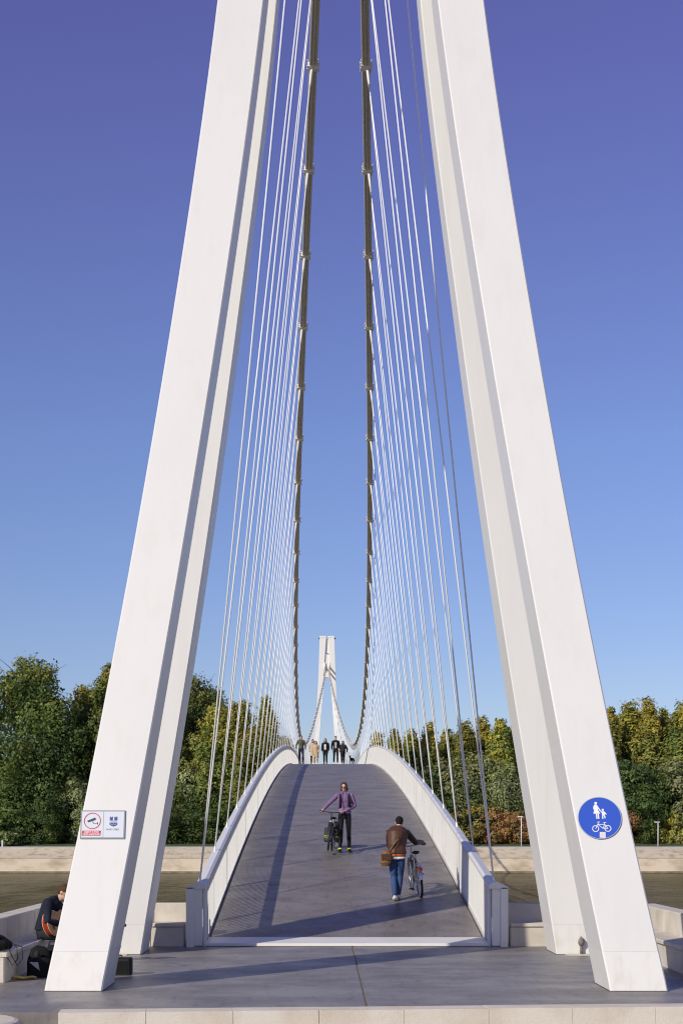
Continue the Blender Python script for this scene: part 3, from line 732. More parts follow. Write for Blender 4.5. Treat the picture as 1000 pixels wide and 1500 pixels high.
V3 = Vector
def hand(mb_, ex, wrist, elbow, grip=None, side=1, k=1.0):
    "palm into mb_ (the body), five fingers into ex; grip = (bar centre, bar axis) closes the fingers on a bar"
    w_ = V3(wrist); f = (w_ - V3(elbow)).normalized()
    if grip:
        c, ax = V3(grip[0]), V3(grip[1]).normalized()
        f = (c - w_).normalized(); lat = ax; nrm = f.cross(lat).normalized()
        if nrm.z < 0: nrm = -nrm
        pc = w_.lerp(c, .55) + nrm * .012 * k
        mb_.tube([w_, pc, c + nrm * .022 * k - f * .01], [(.026 * k, .02 * k), (.040 * k, .018 * k), (.040 * k, .015 * k)], 10, side=lat)
        for i in range(4):
            o = lat * ((i - 1.5) * .021 * k); R0 = .026 * k
            a0 = [c + o + (nrm * math.cos(t) + f * math.sin(t)) * R0 for t in (0, .8, 1.6, 2.4, 3.3 - .12 * abs(i - 1.2))]
            ex.tube([pc + o * .9] + a0, [.010 * k, .0102 * k, .010 * k, .0095 * k, .009 * k, .007 * k], 6)
        th = lat * (-side * .05 * k)
        ex.tube([w_.lerp(pc, .7) + th * .5, c + th * .9 - f * .02 * k, c + th - nrm * .012 * k, c + th * .7 + f * .012 * k - nrm * .02 * k], [.013 * k, .012 * k, .010 * k, .007 * k], 6)
    else:
        dn = f; lat = V3((0, 1, 0)) - f * f.y
        if lat.length < .2: lat = V3((1, 0, 0)) - f * f.x
        lat.normalize(); nrm = f.cross(lat).normalized()
        pc = w_ + f * .05 * k; pe = w_ + f * .09 * k
        mb_.tube([w_, pc, pe], [(.026 * k, .02 * k), (.040 * k, .015 * k), (.038 * k, .013 * k)], 10, side=lat)
        for i, L in enumerate((.066, .076, .070, .054)):
            o = lat * ((1.5 - i) * .0205 * k); b = pe + o - f * .01
            bend = nrm * (-side) * .3
            p1 = b + (f + bend * .4).normalized() * L * .5 * k; p2 = p1 + (f + bend * 2.2).normalized() * L * .5 * k
            ex.tube([b, p1, p2], [.0098 * k, .009 * k, .007 * k], 6)
        b = w_ + f * .025 * k + lat * .03 * k
        p1 = b + (f * .6 + lat * .7).normalized() * .04 * k; p2 = p1 + (f * .95 + lat * .15 - nrm * side * .3).normalized() * .03 * k
        ex.tube([b, p1, p2], [.013 * k, .011 * k, .008 * k], 6)

def person(loc, rz, J, top, legs, shoes, hair, label, coat_len=0.0, open_front=None, hair_len=0.0, vox=.013, grips={}, k=1.0, shoe_h=.0, glasses=False, group=None, bulk=1.0, sleeve=True, rolled=False, slim=1.0):
    """J: joints in metres, local frame (facing +Y, right hand +X), feet on z = 0.
    pelvis, waist, chest, neck, head, look, then elbow/wrist/shoulder/hip/knee/ankle/toe as pairs (left, right)"""
    g = lambda n: V3(J[n]); pr = lambda n, i: V3(J[n][i])
    lat = (pr('shoulder', 1) - pr('shoulder', 0)).normalized(); hl = (pr('hip', 1) - pr('hip', 0)).normalized()
    B = MB(); EX = MB()
    B.tube([g('pelvis') - V3((0, 0, .08)), g('pelvis'), g('waist'), g('chest'), g('chest').lerp(g('neck'), .65), g('neck')], [(.12, .09), (.155, .105), (.125, .09), (.155, .105), (.13, .085), (.06, .06)], 14, side=lat)
    B.tube([g('neck') - V3((0, 0, .04)), g('neck').lerp(g('head'), .45), g('head')], [.055, .05, .05], 10)
    look = g('look').normalized(); up = (g('head') - g('neck')).normalized() * .6 + V3((0, 0, .4)); up = (up - look * up.dot(look)).normalized(); sx = look.cross(up)
    rot = Matrix((sx, look, up)).transposed().to_3x3(); hc = g('head')
    H = lambda x, y, z: hc + rot @ V3((x, y, z))
    B.ball(H(0, -.008, .025), (.074, .092, .095), 16, 10, rot); B.ball(H(0, .018, -.045), (.055, .066, .070), 14, 8, rot)
    B.tube([H(0, .085, .02), H(0, .112, -.022), H(0, .088, -.034)], [.011, .017, .013], 8)
    B.ball(H(0, .078, -.075), (.024, .014, .012), 8, 6, rot)
    for s in (-1, 1): B.ball(H(s * .076, -.008, -.005), (.012, .022, .032), 8, 6, rot)
    for i, s in ((0, -1), (1, 1)):
        sh, el, wr = pr('shoulder', i), pr('elbow', i), pr('wrist', i)
        B.tube([g('chest').lerp(sh, .55), sh, sh.lerp(el, .5), el, el.lerp(wr, .4), wr], [.06, .055, .046, .038, .036, .025], 10)
        hp, kn, an, to = pr('hip', i), pr('knee', i), pr('ankle', i), pr('toe', i)
        B.tube([g('pelvis').lerp(hp, .8), hp, hp.lerp(kn, .45), kn, kn.lerp(an, .35), an], [.085, .085 * min(1, slim) ** 1.3, .075 * min(1, slim) ** 1.3, .052 * min(1, slim) ** 1.3, .054 * min(1, slim) ** 1.3, .034], 10)
        B.tube([an - (to - an) * .25, an.lerp(to, .4) - V3((0, 0, .012)), to], [(.034, .032), (.04, .028), (.03, .018)], 8)
        hand(B, EX, wr, el, grips.get(i), s, k)
    o = remesh(B, 'person', SKIN, vox, 3, None, EX)
    o.location = loc; o.rotation_euler = (0, 0, rz); tag(o, label, 'person', group)
    bk = bulk
    # top
    T = MB(); lowp = g('pelvis') + V3((0, 0, .03 - coat_len))
    ring = [(.165 * bk, .125 * bk), (.165 * bk, .122 * bk), (.15 * bk, .115 * bk), (.18 * bk, .128 * bk), (.155 * bk, .105 * bk), (.075, .072)]
    T.tube([lowp, g('pelvis') + V3((0, 0, .05)), g('waist'), g('chest'), g('chest').lerp(g('neck'), .7), g('neck') + V3((0, 0, .005))], ring, 16, side=lat)
    if coat_len > .15:
        T.tube([lowp - V3((0, 0, .02)), g('pelvis')], [(.20 * bk, .15 * bk), (.165 * bk, .125 * bk)], 16, side=lat)
    T.tube([pr('shoulder', 0) + V3((0, 0, .0)), g('neck').lerp(pr('shoulder', 0), .45) + V3((0, 0, .015)), g('neck') + V3((0, 0, .0)), g('neck').lerp(pr('shoulder', 1), .45) + V3((0, 0, .015)), pr('shoulder', 1)], [.048, .050, .06, .050, .048], 10)
    for i in (0, 1):
        sh, el, wr = pr('shoulder', i), pr('elbow', i), pr('wrist', i); end = el.lerp(wr, .35) if rolled else el.lerp(wr, .93)
        T.tube([g('chest').lerp(sh, .5), sh + V3((0, 0, .006)), sh.lerp(el, .5), el, el.lerp(end, .5), end], [.078, .067 * bk, .060 * bk, .052 * bk, .048 * bk, .042], 12)
    tp = remesh(T, 'jacket', top, vox, 3, o)
    if open_front is not None:
        fw_ = lat.cross(V3((0, 0, 1))).normalized() * -1
        fwd = V3((0, 0, 1)).cross(lat).normalized()
        m = MB(); m.tube([g('pelvis') + V3((0, 0, .06)) + fwd * .122, g('waist') + fwd * .115, g('chest') + fwd * .128, g('neck') + fwd * .05], [(.075, .03), (.072, .03), (.075, .032), (.035, .02)], 12, side=lat)
        remesh(m, 'shirt', open_front, vox, 2, o)
    # legs
    m = MB()
    m.tube([g('pelvis') - V3((0, 0, .10)), g('pelvis'), g('pelvis') + V3((0, 0, .08))], [(.125, .095), (.163, .118), (.145, .105)], 14, side=hl)
    for i in (0, 1):
        hp, kn, an = pr('hip', i), pr('knee', i), pr('ankle', i); d = (an - kn).normalized()
        m.tube([g('pelvis').lerp(hp, .8) + V3((0, 0, .02)), hp, hp.lerp(kn, .45), kn, kn.lerp(an, .4), an - d * .02], [.09, .094 * slim, .084 * slim, .064 * slim, .064 * slim, .05 * slim], 12)
    remesh(m, 'trousers', legs, vox, 3, o)
    for i in (0, 1):
        an, to = pr('ankle', i), pr('toe', i); d = (to - an); dh = V3((d.x, d.y, d.z)).normalized()
        m = MB(); hl_ = an - dh * .05 - V3((0, 0, .02))
        m.tube([hl_, an - V3((0, 0, .022)) + dh * .02, an.lerp(to, .55) + V3((0, 0, -.008)), to + dh * .01], [(.036, .036), (.042, .042), (.046, .032), (.034, .022)], 12, side=hl)
        if shoe_h: m.tube([an - V3((0, 0, .03)), an + V3((0, 0, shoe_h))], .043, 10)
        remesh(m, 'shoe', shoes, .009, 2, o)
    # hair
    m = MB(); m.ball(H(0, -.022, .045), (.084, .094, .090), 16, 10, rot)
    m.ball(H(0, -.055, .0), (.074, .062, .085), 14, 8, rot)
    if hair_len: m.tube([H(0, -.05, .02), H(0, -.07, -.08), H(0, -.06, -.08 - hair_len)], [(.08, .05), (.085, .04), (.06, .02)], 12, side=sx); m.tube([H(.06, -.02, .03), H(.078, .0, -.07), H(.07, .01, -.06 - hair_len)], [.03, .03, .012], 8); m.tube([H(-.06, -.02, .03), H(-.078, .0, -.07), H(-.07, .01, -.06 - hair_len)], [.03, .03, .012], 8)
    remesh(m, 'hair', hair, .009, 1, o)
    for s in (-1, 1):
        m = MB(); m.ball(H(s * .031, .083, .012), (.013, .006, .008), 8, 6, rot); m.build('eye', M['glassdark'], o, True)
    m = MB(); m.ball(H(0, .0845, -.062), (.022, .006, .0045), 8, 6, rot); m.build('mouth', CL['red'], o, True)
    if glasses:
        for s in (-1, 1):
            m = MB(); m.ball(H(s * .034, .092, .012), (.03, .008, .023), 10, 6, rot); gl = m.build('sunglass_lens', M['glassdark'], o, True)
            m = MB(); m.tube([H(s * .062, .085, .018), H(s * .078, .02, .016), H(s * .076, -.02, .0)], .004, 5); m.build('temple', M['glassdark'], gl)
    return o

def stand(h=1.74, stride=.0, arm=((-.26, .02), (.26, .02)), lean=0.0, sw=.19, look=(0, 1, -.1)):
    "an upright or walking pose; arm = (x, y) of each hand, hanging"
    s = h / 1.75; a = []
    J = dict(pelvis=(0, 0, .93), waist=(0, lean * .3, 1.09), chest=(0, lean * .7, 1.30), neck=(0, lean, 1.48), head=(0, lean * 1.15 + .02, 1.635), look=look,
             shoulder=((-sw, lean * .85, 1.425), (sw, lean * .85, 1.425)),
             elbow=tuple((ax * 1.02, lean * .6 + ay * .3 - .05, 1.13) for ax, ay in arm), wrist=tuple((ax, ay + .05, .89) for ax, ay in arm),
             hip=((-.088, 0, .90), (.088, 0, .90)), knee=((-.095, .04 + stride * .45, .49), (.095, .04 - stride * .25, .49)),
             ankle=((-.10, stride * .5, .075), (.10, -stride * .5, .075 + .04 * abs(stride) / .4)), toe=((-.115, stride * .5 + .155, .024), (.115, -stride * .5 + .15, .024)))
    def sc(v): return tuple(sc(q) for q in v) if isinstance(v[0], (tuple, list)) else tuple(c * s for c in v)
    return {n: (v if n == 'look' else sc(v)) for n, v in J.items()}

# ---- bicycles
M['tyre'] = mat('tyre_rubber', (.018, .018, .02), .8); M['steel'] = mat('bright_metal', (.55, .55, .56), .3, metal=1.0); M['bikeblk'] = mat('black_frame_paint', (.02, .02, .024), .3)
M['bikegry'] = mat('grey_frame_paint', (.10, .10, .105), .35); M['redlens'] = mat('red_reflector', (.65, .02, .02), .25); M['plast'] = mat('black_plastic', (.02, .02, .022), .5)
def circle(c, r, n, plane='yz', rt=.01, seg=6):
    m = MB(); rings = []
    for i in range(n):
        a = 2 * math.pi * i / n; d = V3((0, math.cos(a), math.sin(a)))
        rings.append([V3(c) + d * (r + rt * math.cos(b)) + V3((rt * 1.1 * math.sin(b), 0, 0)) for b in np.linspace(0, 2 * math.pi, seg, endpoint=False)])
    k = seg; vs_ = [p for r_ in rings for p in r_]; fs_ = []
    for i in range(n):
        for j in range(k):
            i2 = (i + 1) % n; j2 = (j + 1) % k
            fs_.append((i * k + j, i2 * k + j, i2 * k + j2, i * k + j2))
    m.add(vs_, fs_); return m
def bicycle(loc, rz, lean, steer, frame_mat, label, basket=False, panniers=False, pitch=0.0, z=0.0):
    root = empty('bicycle', loc); root.rotation_mode = 'ZXY'; root.rotation_euler = (pitch, lean, rz); tag(root, label, 'bicycle', 'bicycles pushed across the bridge')
    rw = V3((0, -.53, .345)); fwc = V3((0, .55, .345)); bb = V3((0, -.09, .29)); seat = V3((0, -.25, .80)); ht = V3((0, .34, .83)); hb = V3((0, .39, .70))
    m = MB()
    for a, b, r in ((bb, seat, .016), (bb, hb, .019), (seat.lerp(bb, .12), ht, .016), (ht, hb, .02)): m.tube([a, b], r, 8)
    for s in (-1, 1):
        m.tube([bb + V3((s * .03, 0, 0)), rw + V3((s * .06, 0, 0))], .009, 6); m.tube([seat.lerp(bb, .1) + V3((s * .02, 0, 0)), rw + V3((s * .06, 0, 0))], .008, 6)
    remesh(m, 'frame', frame_mat, .007, 1, root)
    q = Quaternion((ht - hb).normalized(), steer)
    def st(p): return hb + q @ (V3(p) - hb)
    m = MB()
    for s in (-1, 1): m.tube([st(hb + V3((s * .035, .01, -.03))), st(fwc + V3((s * .055, -.02, .12))), st(fwc + V3((s * .052, 0, 0)))], [.013, .012, .009], 6)
    m.tube([st(hb + V3((-.045, .01, -.03))), st(hb + V3((.045, .01, -.03)))], .016, 6); m.tube([hb, ht + (ht - hb).normalized() * .16], .013, 8)
    m.build('fork', frame_mat, root)
    top_ = ht + (ht - hb).normalized() * .17
    m = MB(); m.tube([st(top_ + V3((x, y, z_))) for x, y, z_ in ((-.30, -.07, .03), (-.2, -.03, .03), (-.06, .04, 0), (.06, .04, 0), (.2, -.03, .03), (.30, -.07, .03))], .012, 8); hbar = m.build('handlebar', M['plast'], root)
    for s in (-1, 1):
        m = MB(); m.tube([st(top_ + V3((s * .20, -.03, .03))), st(top_ + V3((s * .31, -.073, .03)))], .018, 8); m.build('grip', M['plast'], hbar)
    for nm, c, stf in (('front', fwc, st), ('rear', rw, lambda p: V3(p))):
        wh = empty('wheel', (0, 0, 0), 0, root)
        c2 = stf(c); qq = q if nm == 'front' else Quaternion()
        def place(o): o.rotation_mode = 'QUATERNION'; o.rotation_quaternion = qq; o.location = c2
        place(circle((0, 0, 0), .322, 36, rt=.023, seg=8).build('tyre', M['tyre'], wh, True)); place(circle((0, 0, 0), .298, 36, rt=.010).build('rim', M['steel'], wh, True))
        m = MB(); m.tube([(-.045, 0, 0), (.045, 0, 0)], .018, 8)
        for i in range(20):
            a = i * 2 * math.pi / 20; m.tube([(.03 * (-1) ** i, .018 * math.cos(a + .9), .018 * math.sin(a + .9)), (0, .295 * math.cos(a), .295 * math.sin(a))], .0016, 4)
        place(m.build('spokes', M['steel'], wh)); wh.children[-1]['kind'] = 'stuff'
        m = MB(); a0, a1 = (.25, 2.75) if nm == 'rear' else (.35, 1.9)
        rings = []
        for a in np.linspace(a0, a1, 14):
            d = V3((0, -math.cos(a), math.sin(a)) if nm == 'rear' else (0, math.cos(a) * 1, math.sin(a)))
            rings.append([d * .365 + V3((-.028, 0, 0)), d * .374 + V3((-.016, 0, 0)), d * .374 + V3((.016, 0, 0)), d * .365 + V3((.028, 0, 0)), d * .360 + V3((0, 0, 0))])
        m.sections(rings); place(m.build('mudguard', M['steel'] if not panniers else M['plast'], wh))
    m = MB(); m.tube([(0, -.40, .925), (0, -.33, .935), (0, -.22, .93), (0, -.12, .92)], [(.055, .02), (.088, .035), (.05, .028), (.018, .015)], 12, side=(1, 0, 0)); sd_ = m.build('saddle', M['plast'], root, True)
    m = MB(); m.tube([seat, (0, -.285, .91)], .013, 8); m.build('seat_post', M['steel'], root)
    m = MB(); m.tube([bb + V3((-.012, 0, 0)), bb + V3((.062, 0, 0))], .02, 8); m.tube([bb + V3((.045, 0, 0)), bb + V3((.051, 0, 0))], .092, 20); crk = m.build('crankset', M['steel'], root)
    for s in (-1, 1):
        e = bb + V3((s * .075, s * .05, s * .16 * -1 if s > 0 else .155 * -s * -1)); e = bb + V3((s * .075, s * .10, s * .13))
        m = MB(); m.tube([bb + V3((s * .06, 0, 0)), e], .009, 6); m.build('crank', M['steel'], crk)
        m = MB(); m.bbox(-.045, .045, -.03, .03, -.012, .012, .005); p_ = m.build('pedal', M['plast'], crk); p_.location = e + V3((s * .055, 0, 0))
    m = MB(); m.box(.044, .050, rw.y, bb.y, .29 + .085, .29 + .091); m.box(.044, .050, rw.y, bb.y, .255, .262); m.build('chain', M['plast'], root)
    m = MB()
    for s in (-1, 1):
        m.tube([(s * .055, -.30, .70), (s * .06, -.72, .70)], .006, 6); m.tube([(s * .06, -.60, .70), (s * .065, -.53, .36)], .005, 6)
    for y in (-.35, -.5, -.65, -.72): m.tube([(-.06, y, .70), (.06, y, .70)], .005, 6)
    m.build('luggage_rack', M['steel'] if not panniers else M['plast'], root)
    m = MB(); m.bbox(-.05, .05, -.77, -.735, .61, .67, .008); m.build('rear_reflector', M['redlens'], root)
    m = MB(); p0 = st(hb + V3((0, .07, .04))); m.tube([p0 - V3((0, .03, 0)), p0 + V3((0, .03, 0))], [.02, .032], 10); m.build('headlamp', M['steel'], root)
    m = MB(); m.tube([(-.05, -.2, .28), (-.09, -.28, .02)], .008, 6); m.build('kickstand', M['steel'], root)
    if panniers:
        for s in (-1, 1):
            m = MB(); m.bbox(min(s * .07, s * .23), max(s * .07, s * .23), -.78, -.40, .36, .70, .03); pn = m.build('pannier', M['plast'], root)
            m = MB(); m.bbox(min(s * .08, s * .22), max(s * .08, s * .22), -.397, -.385, .44, .49, .004); m.build('reflective_patch', CL['neon'], pn)
        m = MB(); m.bbox(-.14, .14, -.74, -.36, .715, .86, .04); m.build('rack_bag', M['plast'], root)
    return root

# ---- the man in the brown jacket, pushing his bicycle uphill, seen from behind
def deck_pt(px, D): return V3((CX + (px - VX) * D / F, D, zd(D)))
GP = 'people crossing the bridge'
mp = deck_pt(580, 32.6)
SL = math.atan((zd(33.5) - zd(32)) / 1.5)
bk = deck_pt(612, 32.95)
bz = .09
bike1 = bicycle((bk.x - .0, bk.y + .53, zd(bk.y) + .53 * math.tan(SL) - .01), bz, -.085, 0.0, M['bikegry'], 'dark city bicycle with red rear reflector pushed by the man in brown', pitch=SL)
# joints (facing up the bridge)
bike1_top = V3((bk.x + .39 - .095 - mp.x, .53 + .34 - .05 + (bk.y - mp.y), 1.08 + .1 + zd(bk.y) - zd(mp.y)))
bpy.context.view_layer.update()
hbm = bike1.matrix_world
def on_bar(bike, s):
    ht = V3((0, .34, .83)); hb = V3((0, .39, .70)); t = ht + (ht - hb).normalized() * .17
    return bike.matrix_world @ (t + V3((s * .26, -.055, .03))), (bike.matrix_world.to_3x3() @ V3((1, -.3, 0))).normalized()
gR, axR = on_bar(bike1, 1); gL, axL = on_bar(bike1, -1)
rel = lambda p: V3(p) - mp
h1 = rel(gR); h0 = rel(gL)
J = dict(pelvis=(0.02, 0, .94), waist=(.02, .07, 1.10), chest=(.04, .18, 1.36), neck=(.06, .33, 1.50), head=(.085, .455, 1.605), look=(.12, .85, -.5),
         shoulder=((-.125, .24, 1.395), (.235, .28, 1.39)), elbow=((-.13, .42, 1.13), (.42, .50, 1.20)),
         wrist=(tuple(h0 + V3((-.03, -.06, .035))), tuple(h1 + V3((-.01, -.07, .04)))),
         hip=((-.08, 0, .90), (.10, 0, .90)), knee=((-.05, .09, .50), (.09, .12, .52)), ankle=((-.03, -.05, .085), (.05, .14, .10)), toe=((-.035, .10, .03), (.055, .29, .055)))
man = person(mp, 0, J, CL['brown'], CL['jeans'], CL['white'], CL['hair_k'], 'man in brown leather jacket and jeans pushing a bicycle up the deck', vox=.010, bulk=1.2, group=GP, grips={0: (h0, axL), 1: (h1, axR)})
m = MB(); m.tube([(.02, -.005, .90), (.02, .01, .985)], [(.176, .128), (.178, .13)], 18, side=(1, 0, 0)); m.build('shirt_hem', CL['orange'], man, True)
m = MB(); m.tube([(.02, -.004, .855), (.02, -.004, .905)], [(.171, .125), (.174, .127)], 18, side=(1, 0, 0)); m.build('undershirt_hem', CL['white'], man, True)
# shoulder bag with its strap
sb = empty('shoulder_bag', mp); tag(sb, 'tan leather shoulder bag hanging at the left hip of the man in brown', 'bag')
m = MB(); m.tube([(-.20, -.10, .72), (-.21, -.11, .78), (-.20, -.10, .93), (-.17, -.09, 1.02)], [(.09, .05), (.125, .075), (.125, .075), (.085, .04)], 14, side=(.96, .2, 0)); remesh(m, 'bag_body', CL['tan'], .01, 3, sb)
m = MB(); m.bbox(-.31, -.10, -.195, -.165, .84, .96, .012); m.build('flap', CL['brown'], sb)
m = MB(); m.tube([(-.17, -.12, .99), (-.06, -.10, 1.15), (.08, .04, 1.32), (.17, .18, 1.455), (.19, .28, 1.475), (.17, .36, 1.40), (.05, .345, 1.25), (-.12, .22, 1.06), (-.20, .05, .99), (-.20, -.06, .98)], [(.018, .006)] * 10, 8, side=(.5, -.6, -.4)); m.build('strap', CL['tan'], sb, True)

# ---- the woman in lilac, facing the camera beside her bicycle
wp = deck_pt(504.5, 39.9)
b2 = deck_pt(480.5, 39.3)                       # front wheel touches down here
th = math.pi - .10
SL2 = math.atan((zd(41.5) - zd(40)) / 1.5)
fwd = V3((-math.sin(th), math.cos(th), 0))
ctr = V3((b2.x, b2.y, 0)) - fwd * .55
bike2 = bicycle((ctr.x, ctr.y, zd(b2.y) + .55 * math.tan(SL2) - .012), th, .06, .10, M['bikeblk'], 'black touring bicycle with panniers held by the woman in lilac', panniers=True, pitch=-SL2)
bpy.context.view_layer.update()
gA, aA = on_bar(bike2, 1); gB, aB = on_bar(bike2, -1)
Rz = Matrix.Rotation(-math.pi, 3, 'Z')
rel2 = lambda p: Rz @ (V3(p) - wp)
if rel2(gA).x < rel2(gB).x: gA, aA, gB, aB = gB, aB, gA, aA
hr, hl_ = rel2(gA), rel2(gB)                   # her right hand holds the far grip, on the image's left
J = dict(pelvis=(0, 0, .95), waist=(0, .0, 1.10), chest=(0, .02, 1.31), neck=(.0, .02, 1.49), head=(.015, .045, 1.635), look=(.12, 1, -.12),
         shoulder=((-.175, .02, 1.435), (.175, .02, 1.435)), elbow=((-.255, .0, 1.17), tuple(V3((.175, .02, 1.435)).lerp(V3(hr), .52) + V3((.02, -.06, .0)))),
         wrist=(tuple(hl_ + V3((-.06, -.05, .03))), tuple(hr + V3((-.04, -.05, .045)))),
         hip=((-.088, 0, .92), (.088, 0, .92)), knee=((-.105, .03, .50), (.10, .05, .50)), ankle=((-.12, -.02, .078), (.115, .04, .078)), toe=((-.14, .14, .026), (.13, .20, .026)))
wom = person(wp, math.pi, J, CL['purple'], CL['black'], CL['black'], CL['hair_b'], 'woman in lilac hoodie and sunglasses standing with a bicycle, facing the camera', vox=.010, bulk=1.02, glasses=True, group=GP, hair_len=.02, shoe_h=.05, slim=.86,
             grips={0: (hl_, (Rz @ aB)), 1: (hr, (Rz @ aA))})
for s, q in ((-1, (-.12, -.02)), (1, (.115, .04))):
    m = MB(); m.tube([(q[0], q[1], .075), (q[0], q[1], .115)], [.050, .047], 12); m.build('neon_sock', CL['neon'], wom, True)
for s in (-1, 1):
    m = MB(); m.tube([(s * .105, -.13, 1.10), (s * .11, .02, 1.07), (s * .115, .13, 1.15), (s * .11, .155, 1.32), (s * .10, .085, 1.46), (s * .10, -.02, 1.50), (s * .10, -.13, 1.42)], [(.03, .008)] * 7, 8, side=(1, 0, 0)); m.build('backpack_strap', CL['black'], wom, True)
bp_ = empty('backpack', wp, math.pi); tag(bp_, 'black backpack worn by the woman in lilac', 'backpack')
m = MB(); m.tube([(0, -.20, 1.02), (0, -.215, 1.10), (0, -.215, 1.32), (0, -.18, 1.47)], [(.12, .06), (.15, .085), (.14, .08), (.08, .04)], 14, side=(1, 0, 0)); remesh(m, 'pack', CL['black'], .012, 3, bp_)
m = MB(); m.bbox(-.10, .10, -.325, -.295, 1.06, 1.24, .02); m.build('front_pocket', CL['char'], bp_)

# ---- the group walking over the crest, facing the camera
def crest(px, D, h, top, legs, shoes, hair, label, stride=.25, **kw):
    p = deck_pt(px, D); J = stand(h, stride, kw.pop('arm', ((-.235, .12), (.235, -.10))), kw.pop('lean', 0.0), look=kw.pop('look', (0, 1, -.15)))
    return person(p, math.pi + kw.pop('turn', 0), J, top, legs, shoes, hair, label, vox=.018, group='people walking over the crest', **kw)
crest(441, 100.5, 1.80, CL['olive'], CL['navy'], CL['navy'], CL['hair_b'], 'man in olive jacket and navy trousers, leftmost of the crest walkers', .35, turn=.15, arm=((-.25, .16), (.29, -.12)))
crest(458, 105.5, 1.66, CL['beige'], CL['black'], CL['black'], CL['hair_k'], 'dark haired woman in a light coat behind the beige coat walker', .2, coat_len=.32, hair_len=.06)
crest(462.5, 103.5, 1.50, CL['beige'], CL['beige'], CL['white'], CL['hair_b'], 'short person in long beige coat, second group from left on the crest', .2, coat_len=.38, hair_len=.1)
crest(476.5, 103.0, 1.66, CL['black'], CL['black'], CL['black'], CL['hair_k'], 'long haired woman in open black coat over white top on the crest', .25, open_front=CL['white'], hair_len=.12, bulk=1.12, coat_len=.1, turn=-.1, arm=((-.23, .12), (.23, .10)))
crest(491.5, 102.0, 1.80, CL['black'], CL['black'], CL['white'], CL['hair_b'], 'tall man in black jacket and pale grey shirt on the crest', .38, turn=.1, open_front=CL['grey'], bulk=1.1)
crest(502, 103.0, 1.50, CL['char'], CL['char'], CL['white'], CL['hair_k'], 'small person in black jacket beside the tall man, holding the dog lead', .25, bulk=1.1, hair_len=.12, turn=-.2, arm=((-.34, .18), (.22, .1)))
# the dog
dp = deck_pt(515.5, 103.6)
m = MB()
m.tube([(0, -.28, .40), (0, -.15, .42), (0, .08, .40), (0, .24, .42), (0, .30, .46)], [(.06, .08), (.085, .10), (.10, .14), (.09, .12), (.06, .07)], 12, side=(1, 0, 0))
m.tube([(0, .26, .46), (0, .34, .56), (0, .38, .62)], [.07, .055, .06], 10); m.tube([(0, .36, .62), (0, .45, .60), (0, .54, .57)], [.065, .05, .028], 10)
for s in (-1, 1):
    m.tube([(s * .07, .20, .36), (s * .075, .19, .22), (s * .075, .21, .12), (s * .075, .22, .02)], [.05, .03, .022, .028], 8)
    m.tube([(s * .07, -.22, .38), (s * .08, -.16, .26), (s * .075, -.29, .15), (s * .075, -.26, .02)], [.07, .045, .022, .028], 8)
    m.tube([(s * .045, .36, .66), (s * .06, .36, .72)], [.025, .008], 6)
m.tube([(0, -.28, .43), (0, -.40, .48), (0, -.50, .58)], [.025, .02, .01], 8)
dog = remesh(m, 'dog', CL['black'], .012, 2); dog.location = dp; dog.rotation_euler = (0, 0, math.pi - .5); dog.scale = (.8, .8, .8); tag(dog, 'black dog on a lead at the right of the crest walkers', 'dog')
m = MB(); m.tube([tuple(dp + V3((-.05, -.1, .55))), tuple(dp + V3((-.25, .2, .62))), tuple(deck_pt(502, 103.0) + V3((.40, -.16, .78)))], .012, 5); ld = m.build('dog_lead', CL['char']); tag(ld, 'dog lead running from the black dog up to the hand of its walker', 'lead')

# ---- walker on the far promenade
fp = P(713, 0, 239.5); fp = V3((fp.x, 239.5, -.05))
person(fp, math.pi / 2, stand(1.68, .3), CL['red'], CL['navy'], CL['black'], CL['hair_k'], 'tiny walker in dark red top on the far promenade', vox=.022)
# ------------------------------------------------------------------ the guitarist on the left bench and his things
gp = V3((-4.62, 23.9, -.02))
J = dict(pelvis=(0, .0, .53), waist=(0, .02, .68), chest=(.0, .10, .89), neck=(-.0, .23, 1.03), head=(.02, .335, 1.12), look=(.25, .75, -.62),
         shoulder=((-.185, .13, .985), (.185, .13, .985)), elbow=((-.30, .24, .76), (.31, .17, .70)), wrist=((-.36, .42, .80), (.10, .33, .66)),
         hip=((-.09, .02, .51), (.09, .02, .51)), knee=((-.14, .44, .50), (.14, .42, .47)), ankle=((-.13, .43, .085), (.15, .36, .085)), toe=((-.15, .59, .026), (.18, .52, .026)))
gt_ = person(gp, -math.pi / 2 - .18, J, CL['bluejk'], CL['char'], CL['black'], CL['hair_b'], 'guitarist in dark blue jacket sitting on the left bench, half hidden by the leg', vox=.010, bulk=1.08)
M['guit_side'] = mat('red_guitar_lacquer', (.30, .035, .012), .2, .3, 6, coat=.5); M['guit_top'] = mat('sunburst_guitar_top', (.55, .22, .03), .2, .5, 3, coat=.5, obj_coords=True); M['ivory'] = mat('ivory_binding', (.72, .52, .25), .4)
gu = empty('guitar', gp + V3((.20, -.14, .68))); tag(gu, 'red and amber acoustic guitar held on the lap of the guitarist', 'guitar')
gu.rotation_euler = (R(180 - 10), R(-14), R(62))
def gout(s, n=48):
    pts = []
    for i in range(n):
        a = 2 * math.pi * i / n; u = math.cos(a); wv = .205 - .03 * u - .055 * math.exp(-((u - .18) / .28) ** 2)
        pts.append((.245 * u * s, wv * math.sin(a) * s if abs(math.sin(a)) < .99 else wv * math.sin(a) * s))
    return pts
